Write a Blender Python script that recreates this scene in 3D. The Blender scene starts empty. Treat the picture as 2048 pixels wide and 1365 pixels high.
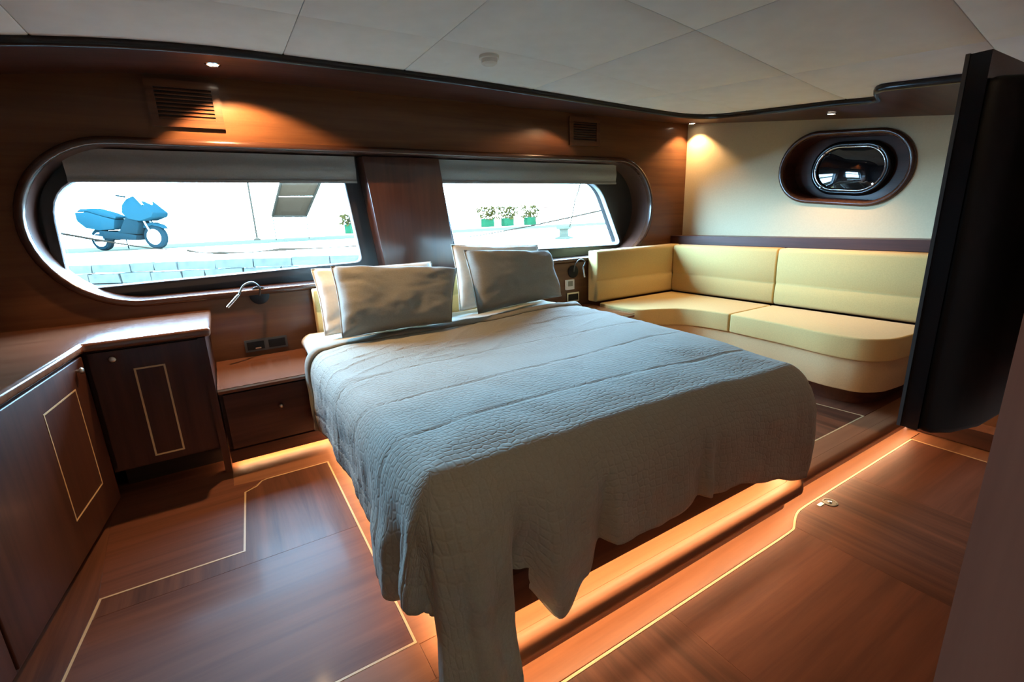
import bpy, bmesh, math, random
import numpy as np
from mathutils import Vector, Matrix, noise

random.seed(4)
SC = bpy.context.scene
COL = SC.collection
PI = math.pi

# ------------------------------------------------------------------ camera
F_PX, CX, CY, H = 939.7, 1024.0, 682.5, 1.2
YAW, PITCH, ROLL = [math.radians(a) for a in (31.115, -14.79, -2.152)]
fw = np.array([math.sin(YAW)*math.cos(PITCH), math.cos(YAW)*math.cos(PITCH), math.sin(PITCH)])
r0 = np.array([math.cos(YAW), -math.sin(YAW), 0.0]); u0 = np.cross(r0, fw)
rt = math.cos(ROLL)*r0 + math.sin(ROLL)*u0
up = -math.sin(ROLL)*r0 + math.cos(ROLL)*u0
cam = bpy.data.objects.new('camera', bpy.data.cameras.new('camera'))
COL.objects.link(cam)
cam.matrix_world = Matrix(((rt[0], up[0], -fw[0], 0), (rt[1], up[1], -fw[1], 0), (rt[2], up[2], -fw[2], H), (0, 0, 0, 1)))
cam.data.sensor_fit = 'HORIZONTAL'; cam.data.sensor_width = 36.0
cam.data.lens = 36.0*F_PX/2048.0
cam.data.clip_start = 0.02; cam.data.clip_end = 500
SC.camera = cam

# ------------------------------------------------------------------ daylight, exposure
world = bpy.data.worlds.new('world'); SC.world = world; world.use_nodes = True
bg = world.node_tree.nodes['Background']
bg.inputs['Color'].default_value = (0.34, 0.67, 1.0, 1); bg.inputs['Strength'].default_value = 84.0
sun = bpy.data.objects.new('sun', bpy.data.lights.new('sun', 'SUN')); COL.objects.link(sun)
sun.data.energy = 10.0; sun.data.angle = 0.01; sun.data.color = (1.0, 0.97, 0.92)
sun.rotation_euler = (math.radians(38), 0, math.radians(-60))
SC.view_settings.view_transform = 'Standard'; SC.view_settings.look = 'None'
SC.view_settings.exposure = 0.0; SC.view_settings.gamma = 1.0
SC.view_settings.use_curve_mapping = False
SC.cycles.use_denoising = True
SC.cycles.max_bounces = 10; SC.cycles.diffuse_bounces = 6; SC.cycles.transparent_max_bounces = 12
SC.cycles.sample_clamp_indirect = 6.0
SC.cycles.caustics_reflective = False; SC.cycles.caustics_refractive = False
WARM = (1.0, 0.62, 0.30); LED = (1.0, 0.64, 0.34)
LED_STRENGTH = 78.0; SPOT_W = 115.0

# ------------------------------------------------------------------ pixel helpers (pixel -> direction, distance from a known plane)
def ray(px, py): return fw + rt*(px-CX)/F_PX - up*(py-CY)/F_PX
def Zp(px, py, z):
    d = ray(px, py); return np.array([0, 0, H]) + d*(z-H)/d[2]
def Yp(px, py, y):
    d = ray(px, py); return np.array([0, 0, H]) + d*y/d[1]
def Xp(px, py, x):
    d = ray(px, py); return np.array([0, 0, H]) + d*x/d[0]

# ------------------------------------------------------------------ materials
def mat(name, color, rough=0.5, spec=0.5, metal=0.0, coat=0.0, emit=None, estr=0.0, sheen=0.0):
    m = bpy.data.materials.new(name); m.use_nodes = True
    b = m.node_tree.nodes['Principled BSDF']
    b.inputs['Base Color'].default_value = (*color, 1); b.inputs['Roughness'].default_value = rough
    b.inputs['Specular IOR Level'].default_value = spec; b.inputs['Metallic'].default_value = metal
    b.inputs['Coat Weight'].default_value = coat; b.inputs['Coat Roughness'].default_value = 0.12
    b.inputs['Sheen Weight'].default_value = sheen
    if emit:
        b.inputs['Emission Color'].default_value = (*emit, 1); b.inputs['Emission Strength'].default_value = estr
    return m
def N(m, t): return m.node_tree.nodes.new(t)
def L(m, a, b): m.node_tree.links.new(a, b)
def ramp(m, stops):
    r = N(m, 'ShaderNodeValToRGB'); e = r.color_ramp.elements
    while len(e) < len(stops): e.new(0.5)
    for k, (p, c) in enumerate(stops):
        e[k].position = p; e[k].color = (*c, 1)
    return r
def wood(name, dark, light, axis='x', rough=0.42, coat=0.08, grain=1.0, bump=0.02, spec=0.2):
    m = mat(name, light, rough, spec, 0, coat)
    b = m.node_tree.nodes['Principled BSDF']
    tc = N(m, 'ShaderNodeTexCoord'); mp = N(m, 'ShaderNodeMapping')
    s = {'x': (1.2, 22, 22), 'y': (22, 1.2, 22), 'z': (22, 22, 1.2)}[axis]
    mp.inputs['Scale'].default_value = tuple(v*grain for v in s)
    L(m, tc.outputs['Object'], mp.inputs['Vector'])
    n = N(m, 'ShaderNodeTexNoise'); n.inputs['Scale'].default_value = 1.0; n.inputs['Detail'].default_value = 7
    n.inputs['Roughness'].default_value = 0.62; n.inputs['Distortion'].default_value = 0.35
    L(m, mp.outputs['Vector'], n.inputs['Vector'])
    mid = tuple((p+q)/2 for p, q in zip(dark, light))
    r = ramp(m, [(0.30, dark), (0.5, mid), (0.72, light)])
    L(m, n.outputs['Fac'], r.inputs['Fac']); L(m, r.outputs['Color'], b.inputs['Base Color'])
    bp = N(m, 'ShaderNodeBump'); bp.inputs['Strength'].default_value = bump; bp.inputs['Distance'].default_value = 0.01
    L(m, n.outputs['Fac'], bp.inputs['Height']); L(m, bp.outputs['Normal'], b.inputs['Normal'])
    return m
def fabric(name, color, rough=0.9, var=0.08, scale=160, bump=0.15, sheen=0.1):
    m = mat(name, color, rough, 0.2, sheen=sheen)
    b = m.node_tree.nodes['Principled BSDF']
    tc = N(m, 'ShaderNodeTexCoord')
    n = N(m, 'ShaderNodeTexNoise'); n.inputs['Scale'].default_value = scale; n.inputs['Detail'].default_value = 3
    L(m, tc.outputs['Object'], n.inputs['Vector'])
    r = ramp(m, [(0.3, tuple(c*(1-var) for c in color)), (0.7, tuple(min(1, c*(1+var)) for c in color))])
    L(m, n.outputs['Fac'], r.inputs['Fac']); L(m, r.outputs['Color'], b.inputs['Base Color'])
    bp = N(m, 'ShaderNodeBump'); bp.inputs['Strength'].default_value = bump; bp.inputs['Distance'].default_value = 0.002
    L(m, n.outputs['Fac'], bp.inputs['Height']); L(m, bp.outputs['Normal'], b.inputs['Normal'])
    return m
def quilt(name, color, cell=0.027):
    m = fabric(name, color, 0.85, 0.06, 220, 0.1, 0.15)
    b = m.node_tree.nodes['Principled BSDF']
    uv = N(m, 'ShaderNodeUVMap')
    mp = N(m, 'ShaderNodeMapping'); mp.inputs['Scale'].default_value = (1/cell, 1/(cell*0.8), 1)
    L(m, uv.outputs['UV'], mp.inputs['Vector'])
    v = N(m, 'ShaderNodeTexVoronoi'); v.voronoi_dimensions = '2D'; v.feature = 'DISTANCE_TO_EDGE'
    v.inputs['Scale'].default_value = 1.0; v.inputs['Randomness'].default_value = 0.55
    L(m, mp.outputs['Vector'], v.inputs['Vector'])
    r = N(m, 'ShaderNodeMapRange'); r.inputs['From Max'].default_value = 0.22; r.interpolation_type = 'SMOOTHSTEP'
    L(m, v.outputs['Distance'], r.inputs['Value'])
    n = N(m, 'ShaderNodeTexNoise'); n.inputs['Scale'].default_value = 14; n.inputs['Detail'].default_value = 4
    L(m, uv.outputs['UV'], n.inputs['Vector'])
    mx = N(m, 'ShaderNodeMath'); mx.operation = 'MULTIPLY_ADD'; mx.inputs[1].default_value = 0.8
    L(m, n.outputs['Fac'], mx.inputs[0]); L(m, r.outputs['Result'], mx.inputs[2])
    bp = N(m, 'ShaderNodeBump'); bp.inputs['Strength'].default_value = 0.42; bp.inputs['Distance'].default_value = 0.0025
    L(m, mx.outputs[0], bp.inputs['Height']); L(m, bp.outputs['Normal'], b.inputs['Normal'])
    return m
def glass(name, tint=(1, 1, 1), gloss=0.06):
    m = bpy.data.materials.new(name); m.use_nodes = True; nt = m.node_tree; nt.nodes.clear()
    o = nt.nodes.new('ShaderNodeOutputMaterial'); t = nt.nodes.new('ShaderNodeBsdfTransparent')
    g = nt.nodes.new('ShaderNodeBsdfGlossy'); g.inputs['Roughness'].default_value = 0.02
    t.inputs['Color'].default_value = (*tint, 1)
    x = nt.nodes.new('ShaderNodeMixShader'); x.inputs['Fac'].default_value = gloss
    nt.links.new(t.outputs[0], x.inputs[1]); nt.links.new(g.outputs[0], x.inputs[2]); nt.links.new(x.outputs[0], o.inputs[0])
    return m

D, Lt = (0.034, 0.0105, 0.0065), (0.078, 0.0255, 0.0145)
M = dict(
    wood_x=wood('mahogany_x', D, Lt, 'x'), wood_y=wood('mahogany_y', D, Lt, 'y'), wood_z=wood('mahogany_z', D, Lt, 'z'),
    wall=wood('mahogany_wall', (0.085, 0.030, 0.012), (0.165, 0.064, 0.025), 'x', 0.34, 0.25, 0.7, 0.01),
    wall_z=wood('mahogany_post', (0.085, 0.030, 0.012), (0.165, 0.064, 0.025), 'z', 0.34, 0.25, 0.7, 0.01),
    vent=wood('vent_wood', (0.070, 0.025, 0.012), (0.15, 0.055, 0.024), 'x', 0.35, 0.2),
    jamb=wood('door_jamb_wood', (0.20, 0.085, 0.055), (0.28, 0.125, 0.08), 'z', 0.5, 0.05, 0.5, 0.005),
    reveal=wood('reveal_wood', (0.045, 0.017, 0.011), (0.085, 0.032, 0.02), 'z', 0.30, 0.35, 1.0, 0.0, 0.5),
    trim=wood('mahogany_trim', (0.045, 0.016, 0.009), (0.085, 0.032, 0.016), 'x', 0.22, 0.35, 1.0, 0.0, 0.4),
    dark=wood('dark_trim', (0.010, 0.006, 0.005), (0.018, 0.010, 0.008), 'x', 0.3, 0.3),
    top=wood('counter_top_wood', (0.13, 0.045, 0.022), (0.21, 0.08, 0.04), 'x', 0.22, 0.6),
    fl_x=wood('floor_wood_x', (0.085, 0.026, 0.013), (0.175, 0.058, 0.029), 'x', 0.48, 0.03, 0.8, 0.02, 0.2),
    fl_y=wood('floor_wood_y', (0.048, 0.015, 0.008), (0.165, 0.055, 0.026), 'y', 0.48, 0.03, 0.8, 0.02, 0.2),
    fl_b=wood('floor_border_wood', (0.20, 0.075, 0.034), (0.29, 0.115, 0.052), 'x', 0.48, 0.03, 0.8, 0.02, 0.2),
    inlay=mat('maple_inlay', (0.56, 0.36, 0.18), 0.4),
    ceil=fabric('ceiling_vinyl', (0.83, 0.85, 0.87), 0.8, 0.03, 9, 0.03, 0),
    black=mat('black_gap', (0.01, 0.01, 0.01), 0.9),
    cream=fabric('cream_panel', (0.55, 0.45, 0.29), 0.75, 0.03, 90, 0.04, 0),
    sofa=fabric('sofa_fabric', (0.56, 0.395, 0.155), 0.85, 0.05, 140, 0.08),
    sofa_b=fabric('sofa_base_fabric', (0.52, 0.36, 0.18), 0.85, 0.05, 140, 0.08),
    cover=quilt('linen_quilt', (0.325, 0.305, 0.245)),
    band=fabric('linen_plain', (0.31, 0.29, 0.24), 0.88, 0.07, 90, 0.2),
    pillow=fabric('linen_pillow', (0.31, 0.295, 0.255), 0.88, 0.06, 120, 0.2),
    sheet=fabric('white_sheet', (0.72, 0.69, 0.62), 0.85, 0.04, 60, 0.12),
    chrome=mat('chrome', (0.75, 0.75, 0.76), 0.12, metal=1.0),
    nickel=mat('satin_nickel', (0.62, 0.58, 0.50), 0.3, metal=1.0),
    dark_metal=mat('dark_metal', (0.10, 0.095, 0.085), 0.35, metal=0.7),
    white=mat('white_plastic', (0.75, 0.74, 0.70), 0.4),
    screen=mat('grey_screen', (0.22, 0.23, 0.20), 0.25),
    gloss_black=mat('gloss_black', (0.004, 0.004, 0.004), 0.16, 0.5, coat=0.3),
    soft_black=mat('soft_black', (0.006, 0.006, 0.006), 0.5, 0.3),
    frame=mat('window_frame_black', (0.022, 0.018, 0.018), 0.35),
    steel_edge=mat('window_edge_grey', (0.35, 0.36, 0.38), 0.3),
    blind=fabric('blind_fabric', (0.30, 0.29, 0.27), 0.9, 0.05, 120, 0.08, 0),
    glass=glass('window_glass'), port_glass=mat('port_glass', (0.006, 0.006, 0.007), 0.03, 0.8),
    led=mat('led_strip', (1, 0.8, 0.5), 0.5, emit=LED, estr=LED_STRENGTH),
    lens=mat('lamp_lens', (1, 1, 1), 0.5, emit=(1.0, 0.86, 0.66), estr=22),
    stone=fabric('quay_stone', (0.024, 0.024, 0.019), 0.9, 0.25, 9, 0.4, 0), mortar=mat('quay_joint', (0.006, 0.005, 0.004), 0.95, 0.0),
    pave=fabric('quay_paving', (0.78, 0.76, 0.70), 0.9, 0.08, 2, 0.1, 0),
    road=mat('quay_strip', (0.024, 0.024, 0.017), 0.95, 0.0),
    scoot=mat('scooter_paint', (0.0032, 0.0125, 0.0160), 0.6, 0.0), scoot_d=mat('scooter_plastic', (0.0024, 0.0064, 0.0078), 0.6, 0.0),
    tyre=mat('scooter_tyre', (0.0025, 0.0065, 0.0080), 0.9, 0.0), rim=mat('scooter_rim', (0.5, 0.5, 0.5), 0.3, metal=0.6),
    shield=glass('windscreen', (0.75, 0.85, 0.85), 0.12),
    rope=mat('mooring_rope', (0.014, 0.009, 0.006), 0.9, 0.0), leaf=mat('leaf_green', (0.018, 0.013, 0.0035), 0.8, 0.0),
    pot=mat('planter_green', (0.004, 0.018, 0.008), 0.7, 0.0), pink=mat('bicycle_paint', (0.035, 0.014, 0.010), 0.5, 0.0),
    awn=mat('awning_cloth', (0.034, 0.020, 0.012), 0.8, 0.0), awn_f=mat('awning_frame', (0.022, 0.016, 0.011), 0.6, 0.0),
)

# ------------------------------------------------------------------ object helpers (meshes are given in world coordinates)
WLOC = {}
def link(o, parent=None, wloc=(0, 0, 0)):
    COL.objects.link(o); w = Vector(wloc); WLOC[o.name] = w
    if parent is not None:
        o.parent = parent; o.location = w - WLOC[parent.name]
    else:
        o.location = w
    return o
def tag(o, label=None, cat=None, group=None, kind=None):
    if label: o['label'] = label
    if cat: o['category'] = cat
    if group: o['group'] = group
    if kind: o['kind'] = kind
    return o
def thing(name, loc, label, cat, group=None):
    o = bpy.data.objects.new(name, None); o.empty_display_size = 0.1
    return tag(link(o, None, loc), label, cat, group)
def mesh(name, verts, faces, m, parent=None, smooth=30, uv=None):
    v = np.array([tuple(p) for p in verts], dtype=float); c = (v.min(0)+v.max(0))/2
    me = bpy.data.meshes.new(name)
    me.from_pydata([tuple(p) for p in v-c], [], [tuple(f) for f in faces]); me.update()
    if m is not None: me.materials.append(M[m] if isinstance(m, str) else m)
    if smooth:
        me.polygons.foreach_set('use_smooth', [True]*len(me.polygons))
        if smooth < 180: me.set_sharp_from_angle(angle=math.radians(smooth))
    if uv is not None:
        lay = me.uv_layers.new(name='UVMap')
        for lp in me.loops: lay.data[lp.index].uv = uv[lp.vertex_index]
    return link(bpy.data.objects.new(name, me), parent, c)
def bm_obj(name, bm, m, parent=None, smooth=30):
    bm.normal_update()
    v = [x.co.copy() for x in bm.verts]
    bm.verts.index_update()
    f = [[x.index for x in fc.verts] for fc in bm.faces]
    bm.free()
    return mesh(name, v, f, m, parent, smooth)
def bevel_all(bm, r, seg=2, ang=25):
    if r <= 0: return
    e = [x for x in bm.edges if len(x.link_faces) == 2 and x.calc_face_angle(0) > math.radians(ang)]
    bmesh.ops.bevel(bm, geom=e, offset=r, segments=seg, affect='EDGES', profile=0.5, clamp_overlap=True)
def box(name, lo, hi, m, parent=None, r=0.003, seg=2):
    bm = bmesh.new()
    x0, y0, z0 = lo; x1, y1, z1 = hi
    vs = [bm.verts.new(p) for p in ((x0,y0,z0),(x1,y0,z0),(x1,y1,z0),(x0,y1,z0),(x0,y0,z1),(x1,y0,z1),(x1,y1,z1),(x0,y1,z1))]
    for f in ((3,2,1,0),(4,5,6,7),(0,1,5,4),(1,2,6,5),(2,3,7,6),(3,0,4,7)): bm.faces.new([vs[k] for k in f])
    bevel_all(bm, r, seg)
    return bm_obj(name, bm, m, parent)
def hexa(name, p, m, parent=None, r=0.0, seg=2):
    """8 points: bottom loop of 4 then top loop of 4"""
    bm = bmesh.new(); vs = [bm.verts.new(tuple(q)) for q in p]
    for f in ((3,2,1,0),(4,5,6,7),(0,1,5,4),(1,2,6,5),(2,3,7,6),(3,0,4,7)): bm.faces.new([vs[k] for k in f])
    bmesh.ops.recalc_face_normals(bm, faces=bm.faces[:])
    bevel_all(bm, r, seg)
    return bm_obj(name, bm, m, parent)
def prism(name, pts, a, b, m, parent=None, axis='z', r=0.0, seg=2, ang=25, smooth=30):
    """outline (2D) extruded from a to b along an axis; the outline lies in the two other axes"""
    def P3(p, t):
        return {'z': (p[0], p[1], t), 'y': (p[0], t, p[1]), 'x': (t, p[0], p[1])}[axis]
    bm = bmesh.new()
    A = [bm.verts.new(P3(p, a)) for p in pts]; B = [bm.verts.new(P3(p, b)) for p in pts]
    n = len(pts); bm.faces.new(A[::-1]); bm.faces.new(B)
    for k in range(n): bm.faces.new((A[k], A[(k+1) % n], B[(k+1) % n], B[k]))
    bmesh.ops.recalc_face_normals(bm, faces=bm.faces[:])
    bevel_all(bm, r, seg, ang)
    return bm_obj(name, bm, m, parent, smooth)
def tube(name, pts, rad, m, parent=None, n=10, closed=False):
    P = [Vector(tuple(p)) for p in pts]; K = len(P); V = []; Fc = []
    rads = rad if isinstance(rad, (list, tuple)) else [rad]*K
    ref = Vector((0, 0, 1))
    for k in range(K):
        if closed: t = P[(k+1) % K]-P[k-1]
        else: t = P[min(k+1, K-1)]-P[max(k-1, 0)]
        t.normalize()
        if abs(t.dot(ref)) > 0.98: ref = Vector((0, 1, 0)) if abs(t.y) < 0.9 else Vector((1, 0, 0))
        a = ref.cross(t).normalized(); b = t.cross(a)
        for j in range(n):
            w = 2*PI*j/n; V.append(P[k]+(a*math.cos(w)+b*math.sin(w))*rads[k])
    for k in range(K if closed else K-1):
        for j in range(n):
            q = (k+1) % K
            Fc.append((k*n+j, k*n+(j+1) % n, q*n+(j+1) % n, q*n+j))
    if not closed:
        Fc.append(tuple(range(n))[::-1]); Fc.append(tuple((K-1)*n+j for j in range(n)))
    return mesh(name, V, Fc, m, parent, 60)
def lathe(name, prof, origin, axis, m, parent=None, n=24, smooth=35):
    """profile of (radius, height) turned round an axis through origin"""
    ax = Vector(axis).normalized(); a = ax.orthogonal().normalized(); b = ax.cross(a); o = Vector(origin); V = []; Fc = []
    for rr, hh in prof:
        for j in range(n):
            w = 2*PI*j/n; V.append(o+ax*hh+(a*math.cos(w)+b*math.sin(w))*max(rr, 1e-5))
    for k in range(len(prof)-1):
        for j in range(n): Fc.append((k*n+j, k*n+(j+1) % n, (k+1)*n+(j+1) % n, (k+1)*n+j))
    Fc.append(tuple(range(n))[::-1]); Fc.append(tuple((len(prof)-1)*n+j for j in range(n)))
    return mesh(name, V, Fc, m, parent, smooth)
def stadium(cu, cv, hu, hv, n=20, tilt=0.0):
    """stadium outline: half length hu, half height hv"""
    p = []
    for k in range(n+1):
        w = -PI/2+PI*k/n; p.append((hu-hv+hv*math.cos(w), hv*math.sin(w)))
    for k in range(n+1):
        w = PI/2+PI*k/n; p.append((-(hu-hv)+hv*math.cos(w), hv*math.sin(w)))
    c, s = math.cos(tilt), math.sin(tilt)
    return [(cu+u*c-v*s, cv+u*s+v*c) for u, v in p]
def rrect(u0, v0, u1, v1, r, n=6):
    p = []
    for (cu, cv, w0) in ((u1-r, v0+r, -PI/2), (u1-r, v1-r, 0), (u0+r, v1-r, PI/2), (u0+r, v0+r, PI)):
        for k in range(n+1):
            w = w0+PI/2*k/n; p.append((cu+r*math.cos(w), cv+r*math.sin(w)))
    return p
def round_poly(pts, rr, n=5):
    out = []; K = len(pts)
    for k in range(K):
        p, a, b = Vector(pts[k]), Vector(pts[k-1]), Vector(pts[(k+1) % K])
        r = min(rr[k] if isinstance(rr, (list, tuple)) else rr, 0.49*(a-p).length, 0.49*(b-p).length)
        if r < 1e-4: out.append(tuple(p)); continue
        A = p+(a-p).normalized()*r; B = p+(b-p).normalized()*r
        for j in range(n+1):
            t = j/n; out.append(tuple(A*(1-t)**2+p*2*t*(1-t)+B*t*t))
    return out
def plate(name, outer, holes, t0, t1, m, parent=None, axis='y'):
    """flat plate with holes; outlines are 2D, thickness t0..t1 along axis"""
    def P3(p, t): return {'y': (p[0], t, p[1]), 'x': (t, p[0], p[1]), 'z': (p[0], p[1], t)}[axis]
    bm = bmesh.new(); edges = []; loops = []
    for lp in [outer]+holes:
        vs = [bm.verts.new(P3(p, t0)) for p in lp]; loops.append(vs)
        for k in range(len(vs)): edges.append(bm.edges.new((vs[k], vs[(k+1) % len(vs)])))
    bmesh.ops.triangle_fill(bm, use_beauty=True, edges=edges)
    fs = bm.faces[:]
    g = bmesh.ops.extrude_face_region(bm, geom=fs)
    d = Vector(P3((0, 0), t1-t0))
    bmesh.ops.translate(bm, verts=[x for x in g['geom'] if isinstance(x, bmesh.types.BMVert)], vec=d)
    bmesh.ops.recalc_face_normals(bm, faces=bm.faces[:])
    return bm_obj(name, bm, m, parent, 30)
def loft(name, loops, m, parent=None, closed_loop=True, smooth=35, cap=False):
    V = [p for lp in loops for p in lp]; n = len(loops[0]); Fc = []
    for k in range(len(loops)-1):
        for j in range(n if closed_loop else n-1):
            Fc.append((k*n+j, k*n+(j+1) % n, (k+1)*n+(j+1) % n, (k+1)*n+j))
    if cap: Fc.append(tuple(range(n))[::-1]); Fc.append(tuple((len(loops)-1)*n+j for j in range(n)))
    return mesh(name, V, Fc, m, parent, smooth)
def interp(tab):
    xs = [t[0] for t in tab]; ys = [t[1] for t in tab]
    def f(x):
        if x <= xs[0]: return ys[0]
        if x >= xs[-1]: return ys[-1]
        for k in range(len(xs)-1):
            if x <= xs[k+1]:
                t = (x-xs[k])/(xs[k+1]-xs[k]); t = t*t*(3-2*t)
                return ys[k]*(1-t)+ys[k+1]*t
    return f
def sstep(a, b, x):
    t = min(1, max(0, (x-a)/(b-a))); return t*t*(3-2*t)
def copy_tree(o, loc, label=None, parent=None):
    c = o.copy(); COL.objects.link(c); c.parent = parent
    if parent is None: c.location = loc
    if label: c['label'] = label
    for ch in list(o.children): copy_tree(ch, None, None, c)
    return c

# ------------------------------------------------------------------ main dimensions
YB, XR, XL, XE = 3.20, 3.96, -1.25, 3.96      # window wall, sofa wall, left wall
ZL = -0.15                                     # lower floor
def ceil_z(x, y): return 2.015 - 0.14*max(0, 3.2-y)*sstep(1.0, 3.7, x) - 0.075*max(0, 0.3-x)**2
def soff_z(y): return 1.985 - 0.142*(3.2-y)    # underside of the soffit along the sofa wall

# ================================================================== STRUCTURE
# ---- window wall: inner face with one long stadium opening, reveal, outer hull plate with two window openings
WX0, WX1, WZ0, WZ1 = -0.77, 3.49, 0.835, 1.63
WC = ((WX0+WX1)/2, (WZ0+WZ1)/2); WH = ((WX1-WX0)/2, (WZ1-WZ0)/2)
st = stadium(*WC, *WH, 24)
wall_back = tag(plate('wall_back', [(XL-0.05, -0.2), (XR+0.2, -0.2), (XR+0.2, 2.12), (XL-0.05, 2.12)], [st], YB, YB+0.03, 'wall'),
                'glossy reddish mahogany wall around the long window opening', 'wall', kind='structure')
loft('window_reveal', [[(u, YB+0.012, v) for u, v in st], [(u, 3.43, v) for u, v in st]], 'reveal', wall_back)
# pane outlines, from the photograph on the plane of the glass
YG = 3.40
pane1 = round_poly([(-0.72, 0.895), (0.855, 0.925), (0.795, 1.50), (-0.70, 1.50)], [0.10, 0.05, 0.04, 0.24], 8)
pane2 = round_poly([(1.56, 0.93), (3.315, 0.895), (3.02, 1.50), (1.475, 1.50)], [0.05, 0.07, 0.20, 0.04], 8)
hull = tag(plate('wall_hull', [(XL-0.4, -0.2), (XR+0.6, -0.2), (XR+0.6, 2.4), (XL-0.4, 2.4)], [pane1, pane2], 3.43, 3.50, 'frame'),
           'dark hull side wall behind the window opening', 'wall', kind='structure')
def grow(p, d):
    c = np.mean(np.array(p), 0); hw = np.ptp(np.array(p), 0)/2
    return [tuple(c+(np.array(q)-c)*(1+d/hw)) for q in p]
for k, (pn, lab) in enumerate(((pane1, 'left-hand raked window looking out on a parked scooter'), (pane2, 'right-hand raked window looking out on planters and a mooring line'))):
    w = tag(plate('window_%d' % (k+1), grow(pn, 0.035), [grow(pn, -0.012)], 3.385, 3.428, 'frame'), lab, 'window', kind='structure')
    inner, o2 = grow(pn, -0.006), grow(pn, -0.014)
    loft('window_edge', [[(u, 3.384, v) for u, v in inner], [(u, 3.380, v) for u, v in grow(pn, -0.009)], [(u, 3.384, v) for u, v in o2], [(u, 3.43, v) for u, v in o2]], 'steel_edge', w)
    plate('window_pane', grow(pn, -0.004), [], 3.44, 3.446, 'glass', w)
    xs = [p[0] for p in pn]; zs = [p[1] for p in pn]
    la = bpy.data.lights.new('daylight_portal', 'AREA'); la.shape = 'RECTANGLE'
    la.size = max(xs)-min(xs); la.size_y = max(zs)-min(zs); la.cycles.is_portal = True
    lo = bpy.data.objects.new('daylight_portal', la); COL.objects.link(lo)
    lo.location = ((max(xs)+min(xs))/2, 3.52, (max(zs)+min(zs))/2); lo.rotation_euler = (-PI/2, 0, 0)
# rounded molding around the opening
prof = [(-0.034, 0.000), (-0.033, -0.010), (-0.028, -0.016), (-0.016, -0.020), (-0.004, -0.021), (0.001, -0.018), (0.003, -0.012), (0.003, 0.03)]
def off_st(d): return stadium(WC[0], WC[1], WH[0]-d, WH[1]-d, 24)
rim = tag(loft('trim_1', [[(u, YB+dy, v) for u, v in off_st(d)] for d, dy in prof], 'trim', None, True, 60),
          'glossy dark mahogany molding rounding the long window opening', 'window trim', kind='structure')
# post between the two windows (leans with the window sides)
post = tag(hexa('window_post', [(0.985, 3.30, 0.84), (1.53, 3.30, 0.84), (1.55, 3.428, 0.84), (0.975, 3.428, 0.84),
                         (0.90, 3.30, 1.622), (1.44, 3.30, 1.622), (1.45, 3.428, 1.622), (0.885, 3.428, 1.622)], 'reveal', None, 0.006),
           'raked mahogany post between the two windows', 'post', kind='structure')
# roller blinds
for nm, x0, x1, lab in (('roller_blind', -0.60, 0.862, 'grey roller blind drawn a little way down over the scooter window'),
                        ('roller_blind', 1.462, 3.20, 'grey roller blind drawn a little way down over the right-hand window')):
    rb = thing(nm, ((x0+x1)/2, 3.35, 1.47), lab, 'blind', 'roller blinds in the window opening')
    V = []; Fc = []
    for k in range(9):
        z = 1.462+(1.622-1.462)*k/8
        for (x, y) in ((x0, 3.352+0.004*math.sin(k*1.1)), (x1, 3.352+0.004*math.sin(k*1.1+.5)), (x1, 3.357), (x0, 3.357)):
            V.append((x, y, z))
    for k in range(8):
        for j in range(4): Fc.append((k*4+j, k*4+(j+1) % 4, (k+1)*4+(j+1) % 4, (k+1)*4+j))
    Fc += [(3, 2, 1, 0), (32, 33, 34, 35)]
    mesh('blind_cloth', V, Fc, 'blind', rb)
    box('bottom_bar', (x0, 3.349, 1.456), (x1, 3.361, 1.470), 'blind', rb, 0.004)

# ---- sofa wall (cream upholstered panel with a porthole niche), wood below
PT = -0.102 - 0  # tilt of the niche, in line with the sloping soffit
PC, PHU, PHV = (1.832, 1.458), 0.425, 0.232
niche = stadium(PC[0], PC[1], PHU, PHV, 22, -PT)
ys = [0.15, 0.6, 1.2, 1.8, 2.4, 3.0, YB]
outer = [(0.10, 0.90), (YB, 0.90)]+[(y, soff_z(y)+0.02) for y in reversed(ys)]+[(0.10, soff_z(0.1)+0.02)]
wall_right = tag(plate('wall_right', outer, [niche], XR, XR+0.03, 'cream', None, 'x'),
                 'cream upholstered wall panel above the sofa', 'wall', kind='structure')
tag(box('wall_right_lower', (XR, 0.10, -0.2), (XR+0.03, YB, 0.90), 'wood_y', None, 0), 'mahogany wall panel behind the sofa', 'wall', kind='structure')
tag(box('trim_2', (3.79, 0.95, 0.892), (XR-0.001, YB-0.001, 0.965), 'wood_y', None, 0.004), 'mahogany ledge running along the cream wall above the sofa backrest', 'ledge', kind='structure')
port = thing('porthole', (XR, PC[0], PC[1]-PHV), 'stadium-shaped mahogany porthole niche in the cream wall', 'porthole')
def nst(d, x, n=22): return [(x, u, v) for u, v in stadium(PC[0], PC[1], PHU-d, PHV-d, n, -PT)]
loft('niche_frame', [nst(-0.028, XR-0.001), nst(-0.026, XR-0.014), nst(-0.014, XR-0.024), nst(0.0, XR-0.022), nst(0.010, XR-0.010), nst(0.012, XR+0.01)], 'trim', port, True, 60)
loft('niche_lining', [nst(0.008, XR-0.004), nst(0.016, XR+0.16)], 'wood_y', port)
mesh('niche_back', nst(0.010, XR+0.158), [tuple(range(46))], 'wood_y', port, 0)
pc = (1.83, 1.456)
def ost(hu, hv, x, n=20): return [(x, u, v) for u, v in stadium(pc[0], pc[1], hu, hv, n, -PT)]
ring = loft('port_ring', [ost(.272, .190, XR+.157), ost(.272, .190, XR+.125), ost(.262, .180, XR+.112), ost(.248, .166, XR+.108), ost(.232, .150, XR+.116), ost(.226, .144, XR+.135)], 'gloss_black', port, True, 60)
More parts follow.
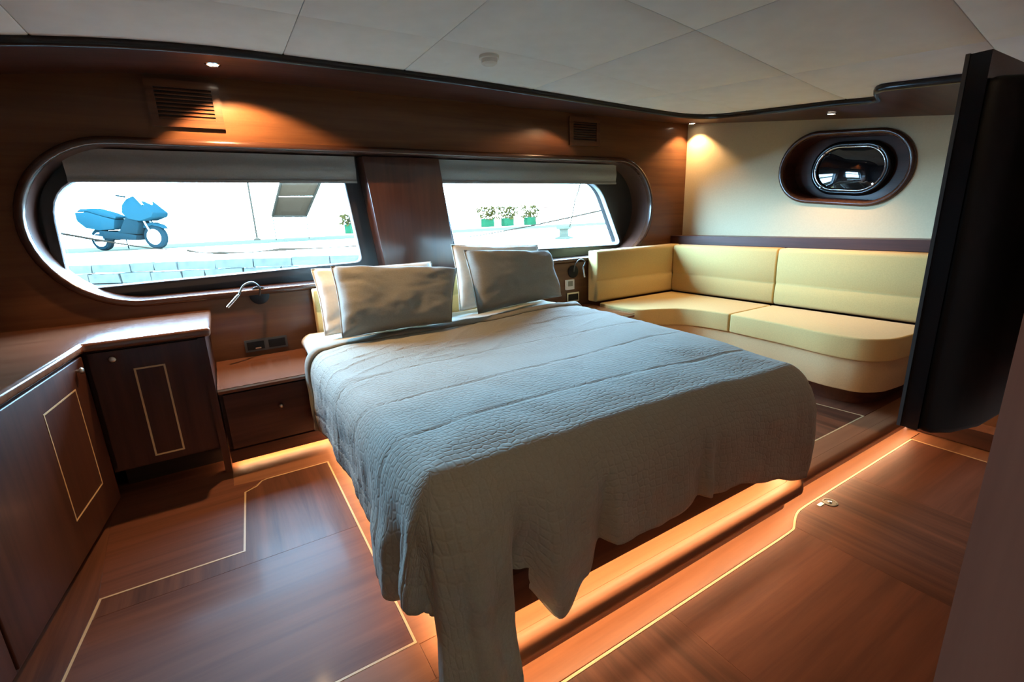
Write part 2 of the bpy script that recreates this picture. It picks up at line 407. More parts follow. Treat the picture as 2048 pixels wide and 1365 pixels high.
loft('chrome_bezel', [ost(.240, .158, XR+.112), ost(.236, .154, XR+.105), ost(.229, .147, XR+.106), ost(.225, .143, XR+.118)], 'chrome', ring, True, 70)
gl = [(XR+0.128, u, v) for u, v in stadium(pc[0], pc[1], .228, .146, 20, -PT)]
V = [(XR+0.128-0.0, pc[0], pc[1])]
V = []; Fc = []; K = 10; base = stadium(0, 0, .228, .146, 20, -PT); n = len(base)
for k in range(K+1):
    s = k/K
    for u, v in base: V.append((XR+0.128-0.012*(1-s*s), pc[0]+u*max(s, .001), pc[1]+v*max(s, .001)))
for k in range(K):
    for j in range(n): Fc.append((k*n+j, k*n+(j+1) % n, (k+1)*n+(j+1) % n, (k+1)*n+j))
mesh('port_glass', V, Fc, 'port_glass', port, 180)
for w in (0.25, 0.75, 1.25, 1.75):
    u, v = 0.25*math.cos(w*PI), 0.17*math.sin(w*PI)
    lathe('port_bolt', [(0.010, 0), (0.010, 0.012), (0.006, 0.016)], (XR+.112, pc[0]+u, pc[1]+v), (-1, 0, 0), 'chrome', ring, 10)

# ---- soffit (carries the downlights) with its dark nosing
def on_ceiling(px, py, dz):
    d = ray(px, py); lo, hi = 0.3, 8.0
    g = lambda t: H+d[2]*t-(ceil_z(d[0]*t, d[1]*t)+dz)
    for _ in range(60):
        mid = (lo+hi)/2
        if g(mid) < 0: lo = mid
        else: hi = mid
    return np.array([0, 0, H])+d*lo
NZ = 0.033
edge_pts = []     # (front x, y, wall x, y)
for x in np.linspace(XL, 3.25, 24): edge_pts.append((x, 2.80, x, YB))
side = [on_ceiling(px, py, -NZ) for px, py in ((1480, 233), (1560, 225), (1660, 214), (1735, 208))]
side2 = [on_ceiling(px, py, -NZ) for px, py in ((1775, 181), (1850, 173), (1940, 163))]
xa, ya = side[0][0], side[0][1]
for k in range(9):     # rounded inner corner
    w = k/8; b = (1-w)**2, 2*w*(1-w), w*w
    x = b[0]*3.25+b[1]*3.66+b[2]*xa; y = b[0]*2.80+b[1]*2.80+b[2]*ya
    edge_pts.append((x, y, 3.25+(XR-3.25)*min(1, w*2), YB+(y-YB)*max(0, w*2-1) if w > .5 else YB))
for p in side[1:]: edge_pts.append((p[0], p[1], XR, p[1]))
a, b2 = side[-1], side2[0]
for k in range(1, 10):  # S-shaped step where the soffit gets wider
    w = k/10; s = sstep(0, 1, w)
    x = a[0]+(b2[0]-a[0])*s; y = a[1]+(b2[1]-a[1])*(0.5*w+0.5*(w+0.9*math.sin(2*PI*w)/6))
    edge_pts.append((x, y, XR, y))
for p in side2: edge_pts.append((p[0], p[1], XR, p[1]))
px_, py_ = side2[-1][0], side2[-1][1]
edge_pts.append((px_, 0.12, XR, 0.12))
def wall_z(x, y): return soff_z(y) if x > XR-0.01 else 1.982-0.075*max(0, 0.3-x)**2
front_lo = [(x, y, ceil_z(x, y)-NZ) for x, y, _, _ in edge_pts]
wallp = [(wx, wy, wall_z(wx, wy)) for _, _, wx, wy in edge_pts]
# blend so that the soffit along the window wall is level with its nosing
loopA = front_lo; loopB = wallp
mids = [tuple((np.array(p)+np.array(q))/2) for p, q in zip(loopA, loopB)]
soffit = tag(loft('soffit', [loopA, mids, loopB], 'wood_x', None, False, 40), 'mahogany soffit band running round the ceiling edge above the windows and sofa', 'soffit', kind='structure')
def edge_off(d, z):
    out = []
    P2 = [Vector((p[0], p[1])) for p in edge_pts]
    for k in range(len(P2)):
        t = P2[min(k+1, len(P2)-1)]-P2[max(k-1, 0)]; t.normalize(); nrm = Vector((t.y, -t.x))
        q = P2[k]+nrm*d; out.append((q.x, q.y, ceil_z(q.x, q.y)-NZ+z))
    return out
loft('soffit_nosing', [edge_off(-0.012, -0.001), edge_off(0.004, -0.003), edge_off(0.012, 0.006), edge_off(0.013, 0.020), edge_off(0.008, 0.036), edge_off(-0.01, 0.05)], 'dark', soffit, False, 60)

# ---- ceiling: backing and separate panels
gx = [XL, -0.50, 0.43, 1.05, 1.92, 2.66, 3.40, XR]
gy = [-1.3, 0.0, 0.77, 1.54, 2.28, 3.2]
V = []; Fc = []; nx, ny = 36, 30
for j in range(ny+1):
    for i in range(nx+1):
        x = XL-0.05+(XR+0.1-XL)*i/nx; y = -1.35+(4.6)*j/ny; V.append((x, y, ceil_z(x, y)+0.045))
for j in range(ny):
    for i in range(nx): k = j*(nx+1)+i; Fc.append((k, k+1, k+nx+2, k+nx+1))
ceiling = tag(mesh('ceiling', V, Fc, 'ceil', None, 60), 'pale grey panelled cabin ceiling', 'ceiling', kind='structure')
for i in range(len(gx)-1):
    for j in range(len(gy)-1):
        g = 0.0018; x0, x1, y0, y1 = gx[i]+g, gx[i+1]-g, gy[j]+g, gy[j+1]-g
        V = []; Fc = []; n = 6; rng = [0, .006]+[.006+(1-.012)*q/n for q in range(1, n)]+[1-.006, 1]
        K = len(rng)
        for q in rng:
            for p in rng:
                x, y = x0+(x1-x0)*p, y0+(y1-y0)*q
                edge = 0.003 if (p in (0, 1) or q in (0, 1)) else 0
                V.append((x, y, ceil_z(x, y)+edge))
        for b in range(K-1):
            for a_ in range(K-1): k = b*K+a_; Fc.append((k, k+K, k+K+1, k+1))
        ring_i = [a_ for a_ in range(K)]+[b*K+K-1 for b in range(1, K)]+[(K-1)*K+a_ for a_ in range(K-2, -1, -1)]+[b*K for b in range(K-2, 0, -1)]
        o = len(V)
        for k in ring_i: V.append((V[k][0], V[k][1], V[k][2]+0.03))
        m_ = len(ring_i)
        for k in range(m_): Fc.append((ring_i[k], ring_i[(k+1) % m_], o+(k+1) % m_, o+k))
        mesh('ceiling_panel', V, Fc, 'ceil', ceiling, 40)

# ---- remaining walls: left, front (with the doorway the camera stands in), passage
tag(box('wall_left', (XL-0.05, -1.35, -0.2), (XL, YB, 2.1), 'wood_y', None, 0), 'mahogany side wall behind the counter', 'wall', kind='structure')
wf = tag(box('wall_front', (0.75, -0.10, ZL), (XR, 0.14, 2.06), 'jamb', None, 0.02, 4), 'mahogany partition beside the doorway with a rounded edge', 'wall', kind='structure')
tag(box('wall_passage', (XL-0.05, -1.40, ZL), (XR, -1.35, 2.1), 'cream', None, 0), 'cream wall at the end of the passage', 'wall', kind='structure')
tag(box('wall_passage_side', (XR, -1.40, ZL), (XR+0.05, 0.10, 2.1), 'wood_y', None, 0), 'mahogany wall closing the passage', 'wall', kind='structure')

# ---- floors: raised floor with rounded step, lower floor
NB, NR = 0.915, 0.955           # step edge in front of the bed, and beside it
def step_line(off):
    """plan line of the step edge, moved back (+y) by off"""
    p = [(XL, NB+off), (2.02, NB+off)]
    for k in range(1, 8):
        w = k/8; p.append((2.02+0.10*w, NB+off+(NR-NB)*sstep(0, 1, w)))
    return p+[(2.13, NR+off), (3.44, NR+off)]
RX = 3.44                        # right end of the lower floor
top = step_line(0.03)
floor = tag(prism('floor', top+[(RX, 0.14), (XR, 0.14), (XR, YB), (XL, YB)], -0.05, -0.003, 'fl_b'),
            'raised glossy mahogany floor carrying the bed and sofa', 'floor', kind='structure')
def fpanel(pts, m, z=0.0, th=0.01, par=None): return prism('floor_panel', pts, z-th, z, m, par or floor, 'z', 0.0006, 1)
IX = 0.304
# floor panels inside the maple line, left of the bed
fpanel([(-0.535, 1.7753), (IX-.004, 1.7753), (IX-.004, 2.405), (0.0, 2.405), (-0.075, 2.33), (-0.10, 1.862), (-0.53, 1.868)], 'fl_y')
fpanel([(-0.60, 1.122), (IX-.004, 1.122), (IX-.004, 1.7747), (-0.538, 1.7747)], 'fl_x')
# borders
fpanel([(IX+.004, 1.106), (0.50, 1.106), (0.50, 2.66), (-0.12, 2.66), (-0.12, 2.43), (0.02, 2.413), (IX+.004, 2.413)], 'fl_b')
fpanel([(XL+.01, 0.978), (0.3115, 0.978), (0.3115, 1.113), (-0.605, 1.113), (XL+.01, 1.113)], 'fl_b')
fpanel([(-0.54, 1.876), (-0.108, 1.870), (-0.083, 2.335), (-0.005, 2.413), (-0.122, 2.43), (-0.122, 2.9), (-0.62, 2.9)], 'fl_x')
fpanel([(XL+.01, 1.117), (-0.608, 1.117), (-0.54, 1.87), (-0.62, 2.9), (XL+.01, 2.9)], 'fl_y')
# right of the bed
fpanel([(1.95, 1.112), (3.045, 1.112), (2.95, 2.2), (1.95, 2.2)], 'fl_y')
fpanel([(0.312, 0.978), (2.0, 0.978), (2.12, 1.018), (3.43, 1.018), (3.43, 1.104), (0.312, 1.104)], 'fl_b')
fpanel([(3.053, 1.108), (3.9, 1.108), (3.9, 2.2), (2.957, 2.2)], 'fl_x')
def strip(name, pts, w, z, par, m='inlay'):
    P2 = [Vector(p) for p in pts]; A = []; B = []
    for k in range(len(P2)):
        a = (P2[k]-P2[k-1]).normalized() if k else (P2[1]-P2[0]).normalized()
        b = (P2[k+1]-P2[k]).normalized() if k < len(P2)-1 else a
        t = (a+b).normalized(); nn = Vector((t.y, -t.x)); s = w/2/max(.4, t.dot(a))
        A.append(P2[k]+nn*s); B.append(P2[k]-nn*s)
    V = []; Fc = []; n = len(P2)
    for k in range(n):
        for q, zz in ((A[k], z-.006), (A[k], z), (B[k], z), (B[k], z-.006)): V.append((q.x, q.y, zz))
    for k in range(n-1):
        for j in range(3): Fc.append((k*4+j, k*4+j+1, (k+1)*4+j+1, (k+1)*4+j))
    return mesh(name, V, Fc, m, par, 30)
strip('maple_inlay', [(-0.60, 1.117), (IX, 1.117), (IX, 2.409), (0.02, 2.409), (-0.005, 2.40), (-0.03, 2.36), (-0.079, 2.333), (-0.104, 1.866), (-0.534, 1.872), (-0.60, 1.117)], 0.0075, 0.0008, floor)
strip('maple_inlay', [(2.0, 1.108), (3.049, 1.108), (2.953, 2.2)], 0.008, 0.0008, floor)
# rounded nosing, riser and light strip of the step
nprof = [(0.062, 0.0005), (0.028, 0.0005), (0.012, -0.004), (0.002, -0.014), (0.0, -0.024), (0.002, -0.036), (0.012, -0.047), (0.03, -0.05), (0.09, -0.05)]
def sl3(off, z): return [(x, y, z) for x, y in step_line(off)]
loft('step_nosing', [sl3(o, z) for o, z in nprof], 'fl_b', floor, False, 60)
loft('step_riser', [sl3(0.072, -0.05), sl3(0.072, ZL)], 'wood_x', floor, False)
loft('led_strip', [sl3(0.040, -0.0505), sl3(0.040, -0.057), sl3(0.048, -0.057), sl3(0.048, -0.0505)], 'led', floor, False)
floor2 = tag(box('floor_lower', (XL, -1.35, ZL-0.05), (XR, 1.06, ZL-0.004), 'fl_b', None, 0), 'lower mahogany floor in front of the step', 'floor', kind='structure')
def lower_line(off):
    p = [(0.2, 0.879+off), (1.86, 0.879+off)]
    for k in range(1, 8):
        w = k/8; p.append((1.90+0.20*w-0.02*math.sin(w*PI), 0.879+off+0.062*sstep(0, 1, w)))
    return p+[(2.13, 0.941+off), (3.285, 0.941+off)]
strip('maple_inlay', lower_line(0)+[(3.285, 0.30)], 0.009, ZL+0.0008, floor2)
ll = lower_line(-0.006)
def cut(x0, x1):
    pts = [(x0, None)]+[p for p in ll if x0+.01 < p[0] < x1-.01]+[(x1, None)]
    f = lambda x: np.interp(x, [p[0] for p in ll], [p[1] for p in ll])
    return [(x, f(x)) for x, _ in pts]
for x0, x1, mm in ((0.2, 1.1297, 'fl_y'), (1.1303, 1.9397, 'fl_x'), (1.9403, 2.5797, 'fl_y'), (2.5803, 3.279, 'fl_x')):
    c = cut(x0, x1); fpanel(c[::-1]+[(x0, 0.15), (x1, 0.15)], mm, ZL, 0.01, floor2)
fpanel([(0.2, 0.887)]+lower_line(0.006)[1:]+[(3.42, 0.947), (3.42, 1.05), (0.2, 1.05)], 'fl_b', ZL, 0.01, floor2)
fpanel([(3.291, 0.15), (3.43, 0.15), (3.43, 0.943), (3.291, 0.943)], 'fl_b', ZL, 0.01, floor2)
fpanel([(XL, -1.3), (0.196, -1.3), (0.196, 0.9), (XL, 0.9)], 'fl_x', ZL, 0.01, floor2)
tag(box('trim_3', (RX, 0.15, ZL+0.001), (RX+0.03, 1.02, -0.051), 'wood_y', None, 0.002), 'mahogany riser at the side of the lower floor', 'riser', kind='structure')

# ================================================================== OBJECTS
# ---- bed
bed = thing('bed', (1.25, 2.05, 0), 'double bed on a lit mahogany platform with an upholstered cream headboard', 'bed')
box('plinth', (0.47, 1.08, 0.001), (2.03, 3.08, 0.07), 'dark', bed, 0)
box('bed_frame', (0.398, 0.985, 0.070), (2.105, 3.082, 0.20), 'wood_x', bed, 0.012, 3)
box('mattress', (0.40, 1.06, 0.205), (2.05, 3.07, 0.505), 'sheet', bed, 0.08, 5)
for lo, hi in (((0.43, 0.996, 0.060), (2.08, 1.006, 0.0695)), ((0.409, 1.02, 0.060), (0.419, 3.05, 0.0695)), ((2.084, 1.02, 0.060), (2.094, 3.05, 0.0695))):
    box('led_strip', lo, hi, 'led', bed, 0)
def groove_cushion(name, axis, a, b, back, face, z0, z1, zs, m, parent, r=0.03):
    """upholstered back: flat at 'back', padded face with a horizontal seam at zs; runs a..b along axis"""
    s = 1 if face > back else -1; p = []
    p += [(back, z0), (face-s*r, z0)]
    for k in range(1, 6): w = k/5*PI/2; p.append((face-s*r+s*r*math.sin(w), z0+r-r*math.cos(w)))
    p += [(face+s*0.004, (z0+zs)/2), (face-s*0.002, zs-0.014), (face-s*0.010, zs), (face-s*0.002, zs+0.014), (face+s*0.003, (z1+zs)/2)]
    for k in range(0, 6): w = k/5*PI/2; p.append((face-s*r+s*r*math.cos(w), z1-r+r*math.sin(w)))
    p += [(back, z1)]
    ax = 'y' if axis == 'y' else 'x'
    return prism(name, p, a, b, m, parent, ax, 0.010, 2, 50, 50)
groove_cushion('headboard', 'x', 0.452, 2.10, 3.165, 3.085, 0.40, 0.812, 0.672, 'sofa', bed)

# ---- coverlet (draped: top, rounded edges, folds at the foot corner)
X0, X1, Y0, YH = 0.400, 2.070, 1.100, 2.64
RS, RF = 0.12, 0.20
AL, AR, BF = 0.40, 0.40, 0.44
hemL = interp([(1.0, 0.20), (1.1, 0.17), (1.2, 0.11), (1.35, 0.13), (1.5, 0.19), (1.8, 0.20), (2.1, 0.20), (2.4, 0.17), (2.64, 0.14)])
hemF = interp([(0.37, -0.135), (0.47, -0.130), (0.50, -0.06), (0.548, 0.10), (0.585, 0.155), (0.61, 0.14), (0.69, 0.040), (0.80, 0.115), (0.90, 0.19), (1.0, 0.172), (1.22, 0.168), (1.36, 0.185), (1.44, 0.162), (1.52, 0.172), (1.79, 0.10), (2.04, 0.02), (2.13, 0.02)])
hemC = interp([(0, 0.20), (0.45, 0.19), (0.62, 0.17), (0.72, -0.10), (0.85, -0.13), (1.0, -0.135)])
hemR = interp([(0, 0.02), (1.0, 0.15)])
foldF = interp([(0.37, 0.015), (0.43, 0.055), (0.475, 0.025), (0.52, 0.035), (0.575, -0.065), (0.61, -0.045), (0.69, 0.035), (0.80, 0.012), (0.895, -0.030), (0.922, 0.028), (1.05, 0.008), (1.25, 0.012), (1.355, -0.020), (1.385, 0.018), (1.43, -0.010), (1.49, 0.014), (1.65, 0.004), (1.80, 0.010), (1.95, 0.0), (2.13, 0.018)])
foldL = interp([(0.99, 0.030), (1.06, 0.035), (1.13, 0.0), (1.22, 0.050), (1.34, 0.045), (1.45, 0.005), (1.6, 0.012), (1.8, 0.0), (2.0, 0.012), (2.2, 0.0), (2.64, 0.01)])
foldC = interp([(0, 0.030), (0.30, 0.040), (0.55, -0.005), (0.66, -0.015), (0.75, 0.020), (1.0, 0.020)])
def top_z(x, y):
    z = 0.560 + 0.026*sstep(1.3, 2.1, x)*sstep(1.3, 2.4, y)
    z += 0.005*max(0, 1-9*abs(noise.noise(Vector((x*3-y*7, x*1.2+y*2.5, 7)))))*sstep(1.7, 2.2, y)
    z += 0.006*noise.noise(Vector((x*3.1, y*2.3, 0)))+0.004*noise.noise(Vector((x*9, y*6, 3)))
    e = min(x-X0, X1-x, y-Y0)
    return z-0.016*math.exp(-max(0, e)/0.12)-0.030*sstep(1.5, 1.1, y)*sstep(1.2, 2.05, x)
def drape(s, t, lift=0.0):
    """cloth coordinates (metres, unfolded) -> position"""
    a = max(0, X0-s); c = max(0, s-X1); b = max(0, Y0-t)
    x, y = min(max(s, X0), X1), max(t, Y0)
    zt = top_z(x, y)+lift
    side = a if a > 0 else c
    if side == 0 and b == 0: return (x, y, zt)
    r = math.hypot(side, b)
    if b == 0:
        d = (-1, 0) if a > 0 else (1, 0); rm = AL if a > 0 else AR
        hem = hemL(y) if a > 0 else 0.15; fo = foldL(y) if a > 0 else 0.01*math.sin(y*11)
    elif side == 0:
        d = (0, -1); rm = BF; hem = hemF(x); fo = foldF(x)
    else:
        th = math.atan2(b, side); q = th/(PI/2)
        d = ((-1 if a > 0 else 1)*math.cos(th), -math.sin(th))
        rm = min((AL if a > 0 else AR)/max(1e-6, math.cos(th)), BF/max(1e-6, math.sin(th)))
        if a > 0: hem = hemC(q); fo = foldC(q)
        else: hem = 0.02+0.12*(1-q); fo = 0.018
    q_ = 0.0 if b == 0 else 1.0 if side == 0 else math.sin(math.atan2(b, side))**2
    R = RS+(RF-RS)*q_
    Lh = (zt-hem)+R*(PI/2-1)
    rr = r/rm*Lh
    if rr < R*PI/2:
        w = rr/R; out = R*math.sin(w); dn = R*(1-math.cos(w))
    else:
        out = R; dn = R+rr-R*PI/2
    out = out*0.72
    g = sstep(0.05, 0.36, dn)
    if hem < 0.0 and b > 0: out += 0.06*sstep(0.36, 0.60, dn)
    out += fo*g + 0.006*noise.noise(Vector((s*16, t*16, dn*5)))*sstep(0.02, .2, dn) + 0.012*noise.noise(Vector((s*6+9, t*6, dn*2)))*g
    if b == 0: y -= 0.075*g*sstep(2.2, 2.64, y)
    return (x+d[0]*out+(lift if d[0] > 0 else -lift if d[0] < 0 else 0), y+d[1]*out-(lift if d[1] < 0 else 0), zt-dn)
def seam(v, c, w=0.005): return math.exp(-((v-c)/w)**2)
NS, NT = 250, 210
svals = [X0-AL+(X1+AR-X0+AL)*i/NS for i in range(NS+1)]
tvals = [Y0-BF+(YH-Y0+BF)*j/NT for j in range(NT+1)]
V = []; UV = []; Fc = []
for j, t in enumerate(tvals):
    for i, s in enumerate(svals):
        p = drape(s, t, 0.004)
        dip = sum(seam(t, c+0.02*math.sin(s*3+c*9)) for c in (0.66, 0.95, 1.30, 1.62, 1.94, 2.27))+sum(seam(s, c) for c in (0.08, 2.42))
        n = Vector((0, 0, 1)) if (X0 < s < X1 and t > Y0) else Vector((p[0]-min(max(p[0], X0+.06), X1-.06), p[1]-max(p[1], Y0+.06), 0.0)).normalized()
        p = Vector(p)-n*0.004*dip
        V.append(p); UV.append((s, t))
for j in range(NT):
    for i in range(NS): k = j*(NS+1)+i; Fc.append((k, k+1, k+NS+2, k+NS+1))
coverlet = mesh('coverlet', V, Fc, 'cover', None, 180, UV)
tag(coverlet, 'taupe quilted linen coverlet spread over the bed, one corner trailing to the floor', 'coverlet')
sol = coverlet.modifiers.new('thickness', 'SOLIDIFY'); sol.thickness = 0.007; sol.offset = 1
# turned-down band along the head edge
V = []; UV = []; Fc = []; bt = [0, .02, .03, .05, .07, .085, .095, .10]
for j, q in enumerate(bt):
    for i, s in enumerate(svals):
        wv = 0.010*math.sin(s*5.0)+0.006*math.sin(s*13)
        p = drape(s, YH-0.085+q*(1.0)+wv, 0.010+0.012*math.sin(q/0.10*PI)); V.append(p); UV.append((s, q))
for j in range(len(bt)-1):
    for i in range(NS): k = j*(NS+1)+i; Fc.append((k, k+1, k+NS+2, k+NS+1))
bandm = mesh('folded_edge', V, Fc, 'band', coverlet, 180, UV)
s2 = bandm.modifiers.new('thickness', 'SOLIDIFY'); s2.thickness = 0.006; s2.offset = 1
# ---- top sheet, hanging out at the head
V = []; Fc = []; UV = []
hs = interp([(2.30, 0.17), (2.50, 0.17), (2.58, 0.20), (2.615, 0.45), (2.75, 0.455), (3.04, 0.47)])
ns, nt = 120, 40
for j in range(nt+1):
    t = 2.30+(3.055-2.30)*j/nt
    for i in range(ns+1):
        s = X0-0.40+(X1-X0+0.5)*i/ns
        a = max(0, X0-s); x = min(max(s, X0), X1)
        zt = 0.549+0.006*noise.noise(Vector((x*7, t*7, 5)))+0.026*sstep(1.3, 2.1, x)*sstep(1.3, 2.4, t)*0.6
        if t < 2.62: zt -= 0.012*sstep(2.66, 2.60, t)
        if a > 0:
            rr = a/0.40*((zt-hs(t))+0.03)
            Rr = 0.05
            if rr < Rr*PI/2: out = Rr*math.sin(rr/Rr); dn = Rr*(1-math.cos(rr/Rr))
            else: out = Rr; dn = Rr+rr-Rr*PI/2
            puff = sstep(2.55, 2.75, t)
            out = out*(0.35+0.55*puff)+0.010*noise.noise(Vector((t*14, dn*8, 2)))*sstep(0, .1, dn)+0.012*puff*math.sin(min(1, dn/0.09)*PI)
            V.append((X0-out-0.002, t, zt-dn))
        else:
            c = max(0, s-X1); V.append((x+min(c, .02), t, zt-max(0, c-.02)))
        UV.append((s, t))
for j in range(nt):
    for i in range(ns): k = j*(ns+1)+i; Fc.append((k, k+1, k+ns+2, k+ns+1))
sh = mesh('bed_sheet', V, Fc, 'sheet', None, 180, UV)
tag(sh, 'rumpled cream white sheet showing below the pillows at the head of the bed', 'sheet')
s3 = sh.modifiers.new('thickness', 'SOLIDIFY'); s3.thickness = 0.003; s3.offset = 1

# ---- pillows: bilinear between four corners, puffed
def pillow(name, bl, br, tl, tr, th, m, label, group, seed, flange=0.0):
    BLv, BRv, TLv, TRv = [Vector(p) for p in (bl, br, tl, tr)]
    nn = (BRv-BLv).cross(TLv-BLv).normalized()
    if nn.y > 0: nn = -nn
    n = 30; V = []; Fc = []; UV = []
    def pos(u, v, sgn):
        # outline pulls in between the corners
        du = 0.035*math.sin(PI*v)*(0.5-u)*2; dv = 0.045*math.sin(PI*u)*(0.5-v)*2
        uu, vv = u+du*0.5, v+dv*0.5
        p = BLv*(1-uu)*(1-vv)+BRv*uu*(1-vv)+TLv*(1-uu)*vv+TRv*uu*vv
        fu = max(0, 1-abs(2*u-1)**3.2); fv = max(0, 1-abs(2*v-1)**3.2)
        h = th/2*(fu*fv)**0.40
        w = 0.018*noise.noise(Vector((u*3.5+seed, v*3.5, sgn)))+0.006*noise.noise(Vector((u*13+seed, v*13, sgn*2)))
        # creases running in from the corners
        ec = min(math.hypot(u-a, v-b) for a in (0, 1) for b in (0, 1))
        w += 0.010*math.sin(20*math.atan2(v-0.5, u-0.5)+seed)*math.exp(-ec/0.18)*min(1, ec/0.06)
        return p+nn*sgn*(h+w*min(1, fu*fv*4))
    for sgn in (1, -1):
        o = len(V)
        for j in range(n+1):
            for i in range(n+1):
                V.append(pos(i/n, j/n, sgn)); UV.append((i/n, j/n))
        for j in range(n):
            for i in range(n):
                k = o+j*(n+1)+i; f = (k, k+1, k+n+2, k+n+1); Fc.append(f if sgn > 0 else f[::-1])
    bm = bmesh.new(); vs = [bm.verts.new(p) for p in V]
    for f in Fc: bm.faces.new([vs[q] for q in f])
    bmesh.ops.remove_doubles(bm, verts=bm.verts[:], dist=0.0008)
    bmesh.ops.recalc_face_normals(bm, faces=bm.faces[:])
    o = bm_obj(name, bm, m, None, 180)
    tag(o, label, 'pillow', group)
    edge = [pos(i/n, 0, 0) for i in range(n)]+[pos(1, j/n, 0) for j in range(n)]+[pos(1-i/n, 1, 0) for i in range(n)]+[pos(0, 1-j/n, 0) for j in range(n)]
    tube('piping', edge, 0.0035, m, o, 6, True)
    return o
pillow('pillow', (0.49, 2.575, 0.605), (1.12, 2.55, 0.605), (0.52, 2.79, 0.970), (1.29, 2.79, 0.893), 0.19, 'pillow',
       'taupe linen pillow standing beside the drawer nightstand, a white pillow behind it', 'taupe front pillows', 3)
pillow('pillow', (1.36, 2.66, 0.605), (2.14, 2.80, 0.612), (1.37, 2.84, 1.000), (2.08, 2.88, 0.948), 0.19, 'pillow',
       'taupe linen pillow leaning under the mooring-line window, beside the thermostat', 'taupe front pillows', 7)
pillow('pillow', (0.440, 2.80, 0.58), (1.15, 2.79, 0.58), (0.445, 2.99, 0.945), (1.20, 3.0, 0.93), 0.13, 'sheet',
       'white cotton pillow behind the taupe pillow on the side of the drawer nightstand', 'white back pillows', 11)
pillow('pillow', (1.34, 2.90, 0.59), (2.12, 2.965, 0.61), (1.36, 3.01, 1.03), (2.09, 3.03, 0.985), 0.10, 'sheet',
       'white cotton pillow behind the taupe pillow beside the thermostat', 'white back pillows', 15)

# ---- nightstands
ns1 = thing('nightstand', (0.13, 2.9, 0), 'built-in mahogany nightstand with one drawer between the bed and the corner cabinet', 'nightstand')
box('body', (-0.118, 2.66, 0.055), (0.372, YB-.003, 0.405), 'wood_x', ns1, 0.002)
box('table_top', (-0.118, 2.615, 0.405), (0.362, YB-.003, 0.432), 'top', ns1, 0.006, 3)
box('edge_band', (-0.118, 2.612, 0.420), (0.362, 2.6145, 0.429), 'nickel', ns1, 0.0005)
dr = box('drawer', (-0.10, 2.632, 0.10), (0.365, 2.659, 0.392), 'wood_x', ns1, 0.006, 3)
def knob(p, d, par, r=0.012, m='nickel'):
    return lathe('knob', [(r*.45, -0.002), (r*.45, 0.010), (r*.9, 0.013), (r, 0.019), (r*.7, 0.025), (r*.2, 0.027)], p, d, m, par, 14, 60)
knob((0.146, 2.632, 0.283), (0, -1, 0), dr)
box('base_rail', (-0.118, 2.625, 0.03), (0.372, 2.655, 0.094), 'wood_x', ns1, 0.003)
box('led_strip', (-0.10, 2.662, 0.034), (0.36, 2.674, 0.050), 'led', ns1, 0)
ns2 = thing('nightstand', (2.43, 2.9, 0), 'low mahogany nightstand squeezed between the bed and the sofa', 'nightstand')
box('body', (2.19, 2.66, 0.001), (2.69, YB-.003, 0.40), 'wood_x', ns2, 0.002)
box('table_top', (2.17, 2.60, 0.402), (2.705, YB-.003, 0.432), 'top', ns2, 0.006, 3)
box('edge_band', (2.17, 2.597, 0.418), (2.705, 2.5995, 0.428), 'nickel', ns2, 0.0005)
dr2 = box('drawer', (2.20, 2.632, 0.10), (2.68, 2.658, 0.39), 'wood_x', ns2, 0.006, 3)
knob((2.44, 2.632, 0.27), (0, -1, 0), dr2)

# ---- corner cabinet, side cabinet and the worktop over both
def inlay_frame(par, o, ux, uz, w, h, nrm, t=0.006):
    """thin maple rectangle let into a door: origin o (lower left), directions ux/uz"""
    o, ux, uz, nrm = Vector(o), Vector(ux), Vector(uz), Vector(nrm)
    outer = [o, o+ux*w, o+ux*w+uz*h, o+uz*h]
    inn = [o+ux*t+uz*t, o+ux*(w-t)+uz*t, o+ux*(w-t)+uz*(h-t), o+ux*t+uz*(h-t)]
    V = [p+nrm*0.0012 for p in outer]+[p+nrm*0.0012 for p in inn]+[p-nrm*.002 for p in outer]+[p-nrm*.002 for p in inn]
    Fc = []
    for k in range(4):
        q = (k+1) % 4; Fc += [(k, q, 4+q, 4+k), (8+k, k, 4*0+8+k, 8+k) if False else (k, 8+k, 8+q, q), (4+k, 4+q, 12+q, 12+k)]
    return mesh('maple_inlay', V, Fc, 'inlay', par, 0)
cc = thing('corner_cabinet', (-0.34, 2.9, 0), 'mahogany corner cabinet with a single maple-lined door beside the nightstand', 'cabinet')
box('body', (-0.572, 2.625, 0.13), (-0.124, YB-.003, 0.705), 'wood_z', cc, 0.004)
box('toe_kick', (-0.56, 2.75, 0.001), (-0.135, YB-.01, 0.13), 'dark', cc, 0)
d1 = box('door', (-0.552, 2.60, 0.145), (-0.150, 2.624, 0.698), 'wood_z', cc, 0.006, 3)
box('corner_post', (-0.152, 2.59, 0.001), (-0.122, 2.63, 0.705), 'wood_z', cc, 0.012, 4)
inlay_frame(d1, (-0.410, 2.60, 0.175), (1, 0, 0), (0, 0, 1), 0.116, 0.432, (0, -1, 0), 0.0075)
knob((-0.470, 2.60, 0.664), (0, -1, 0), d1, 0.015)
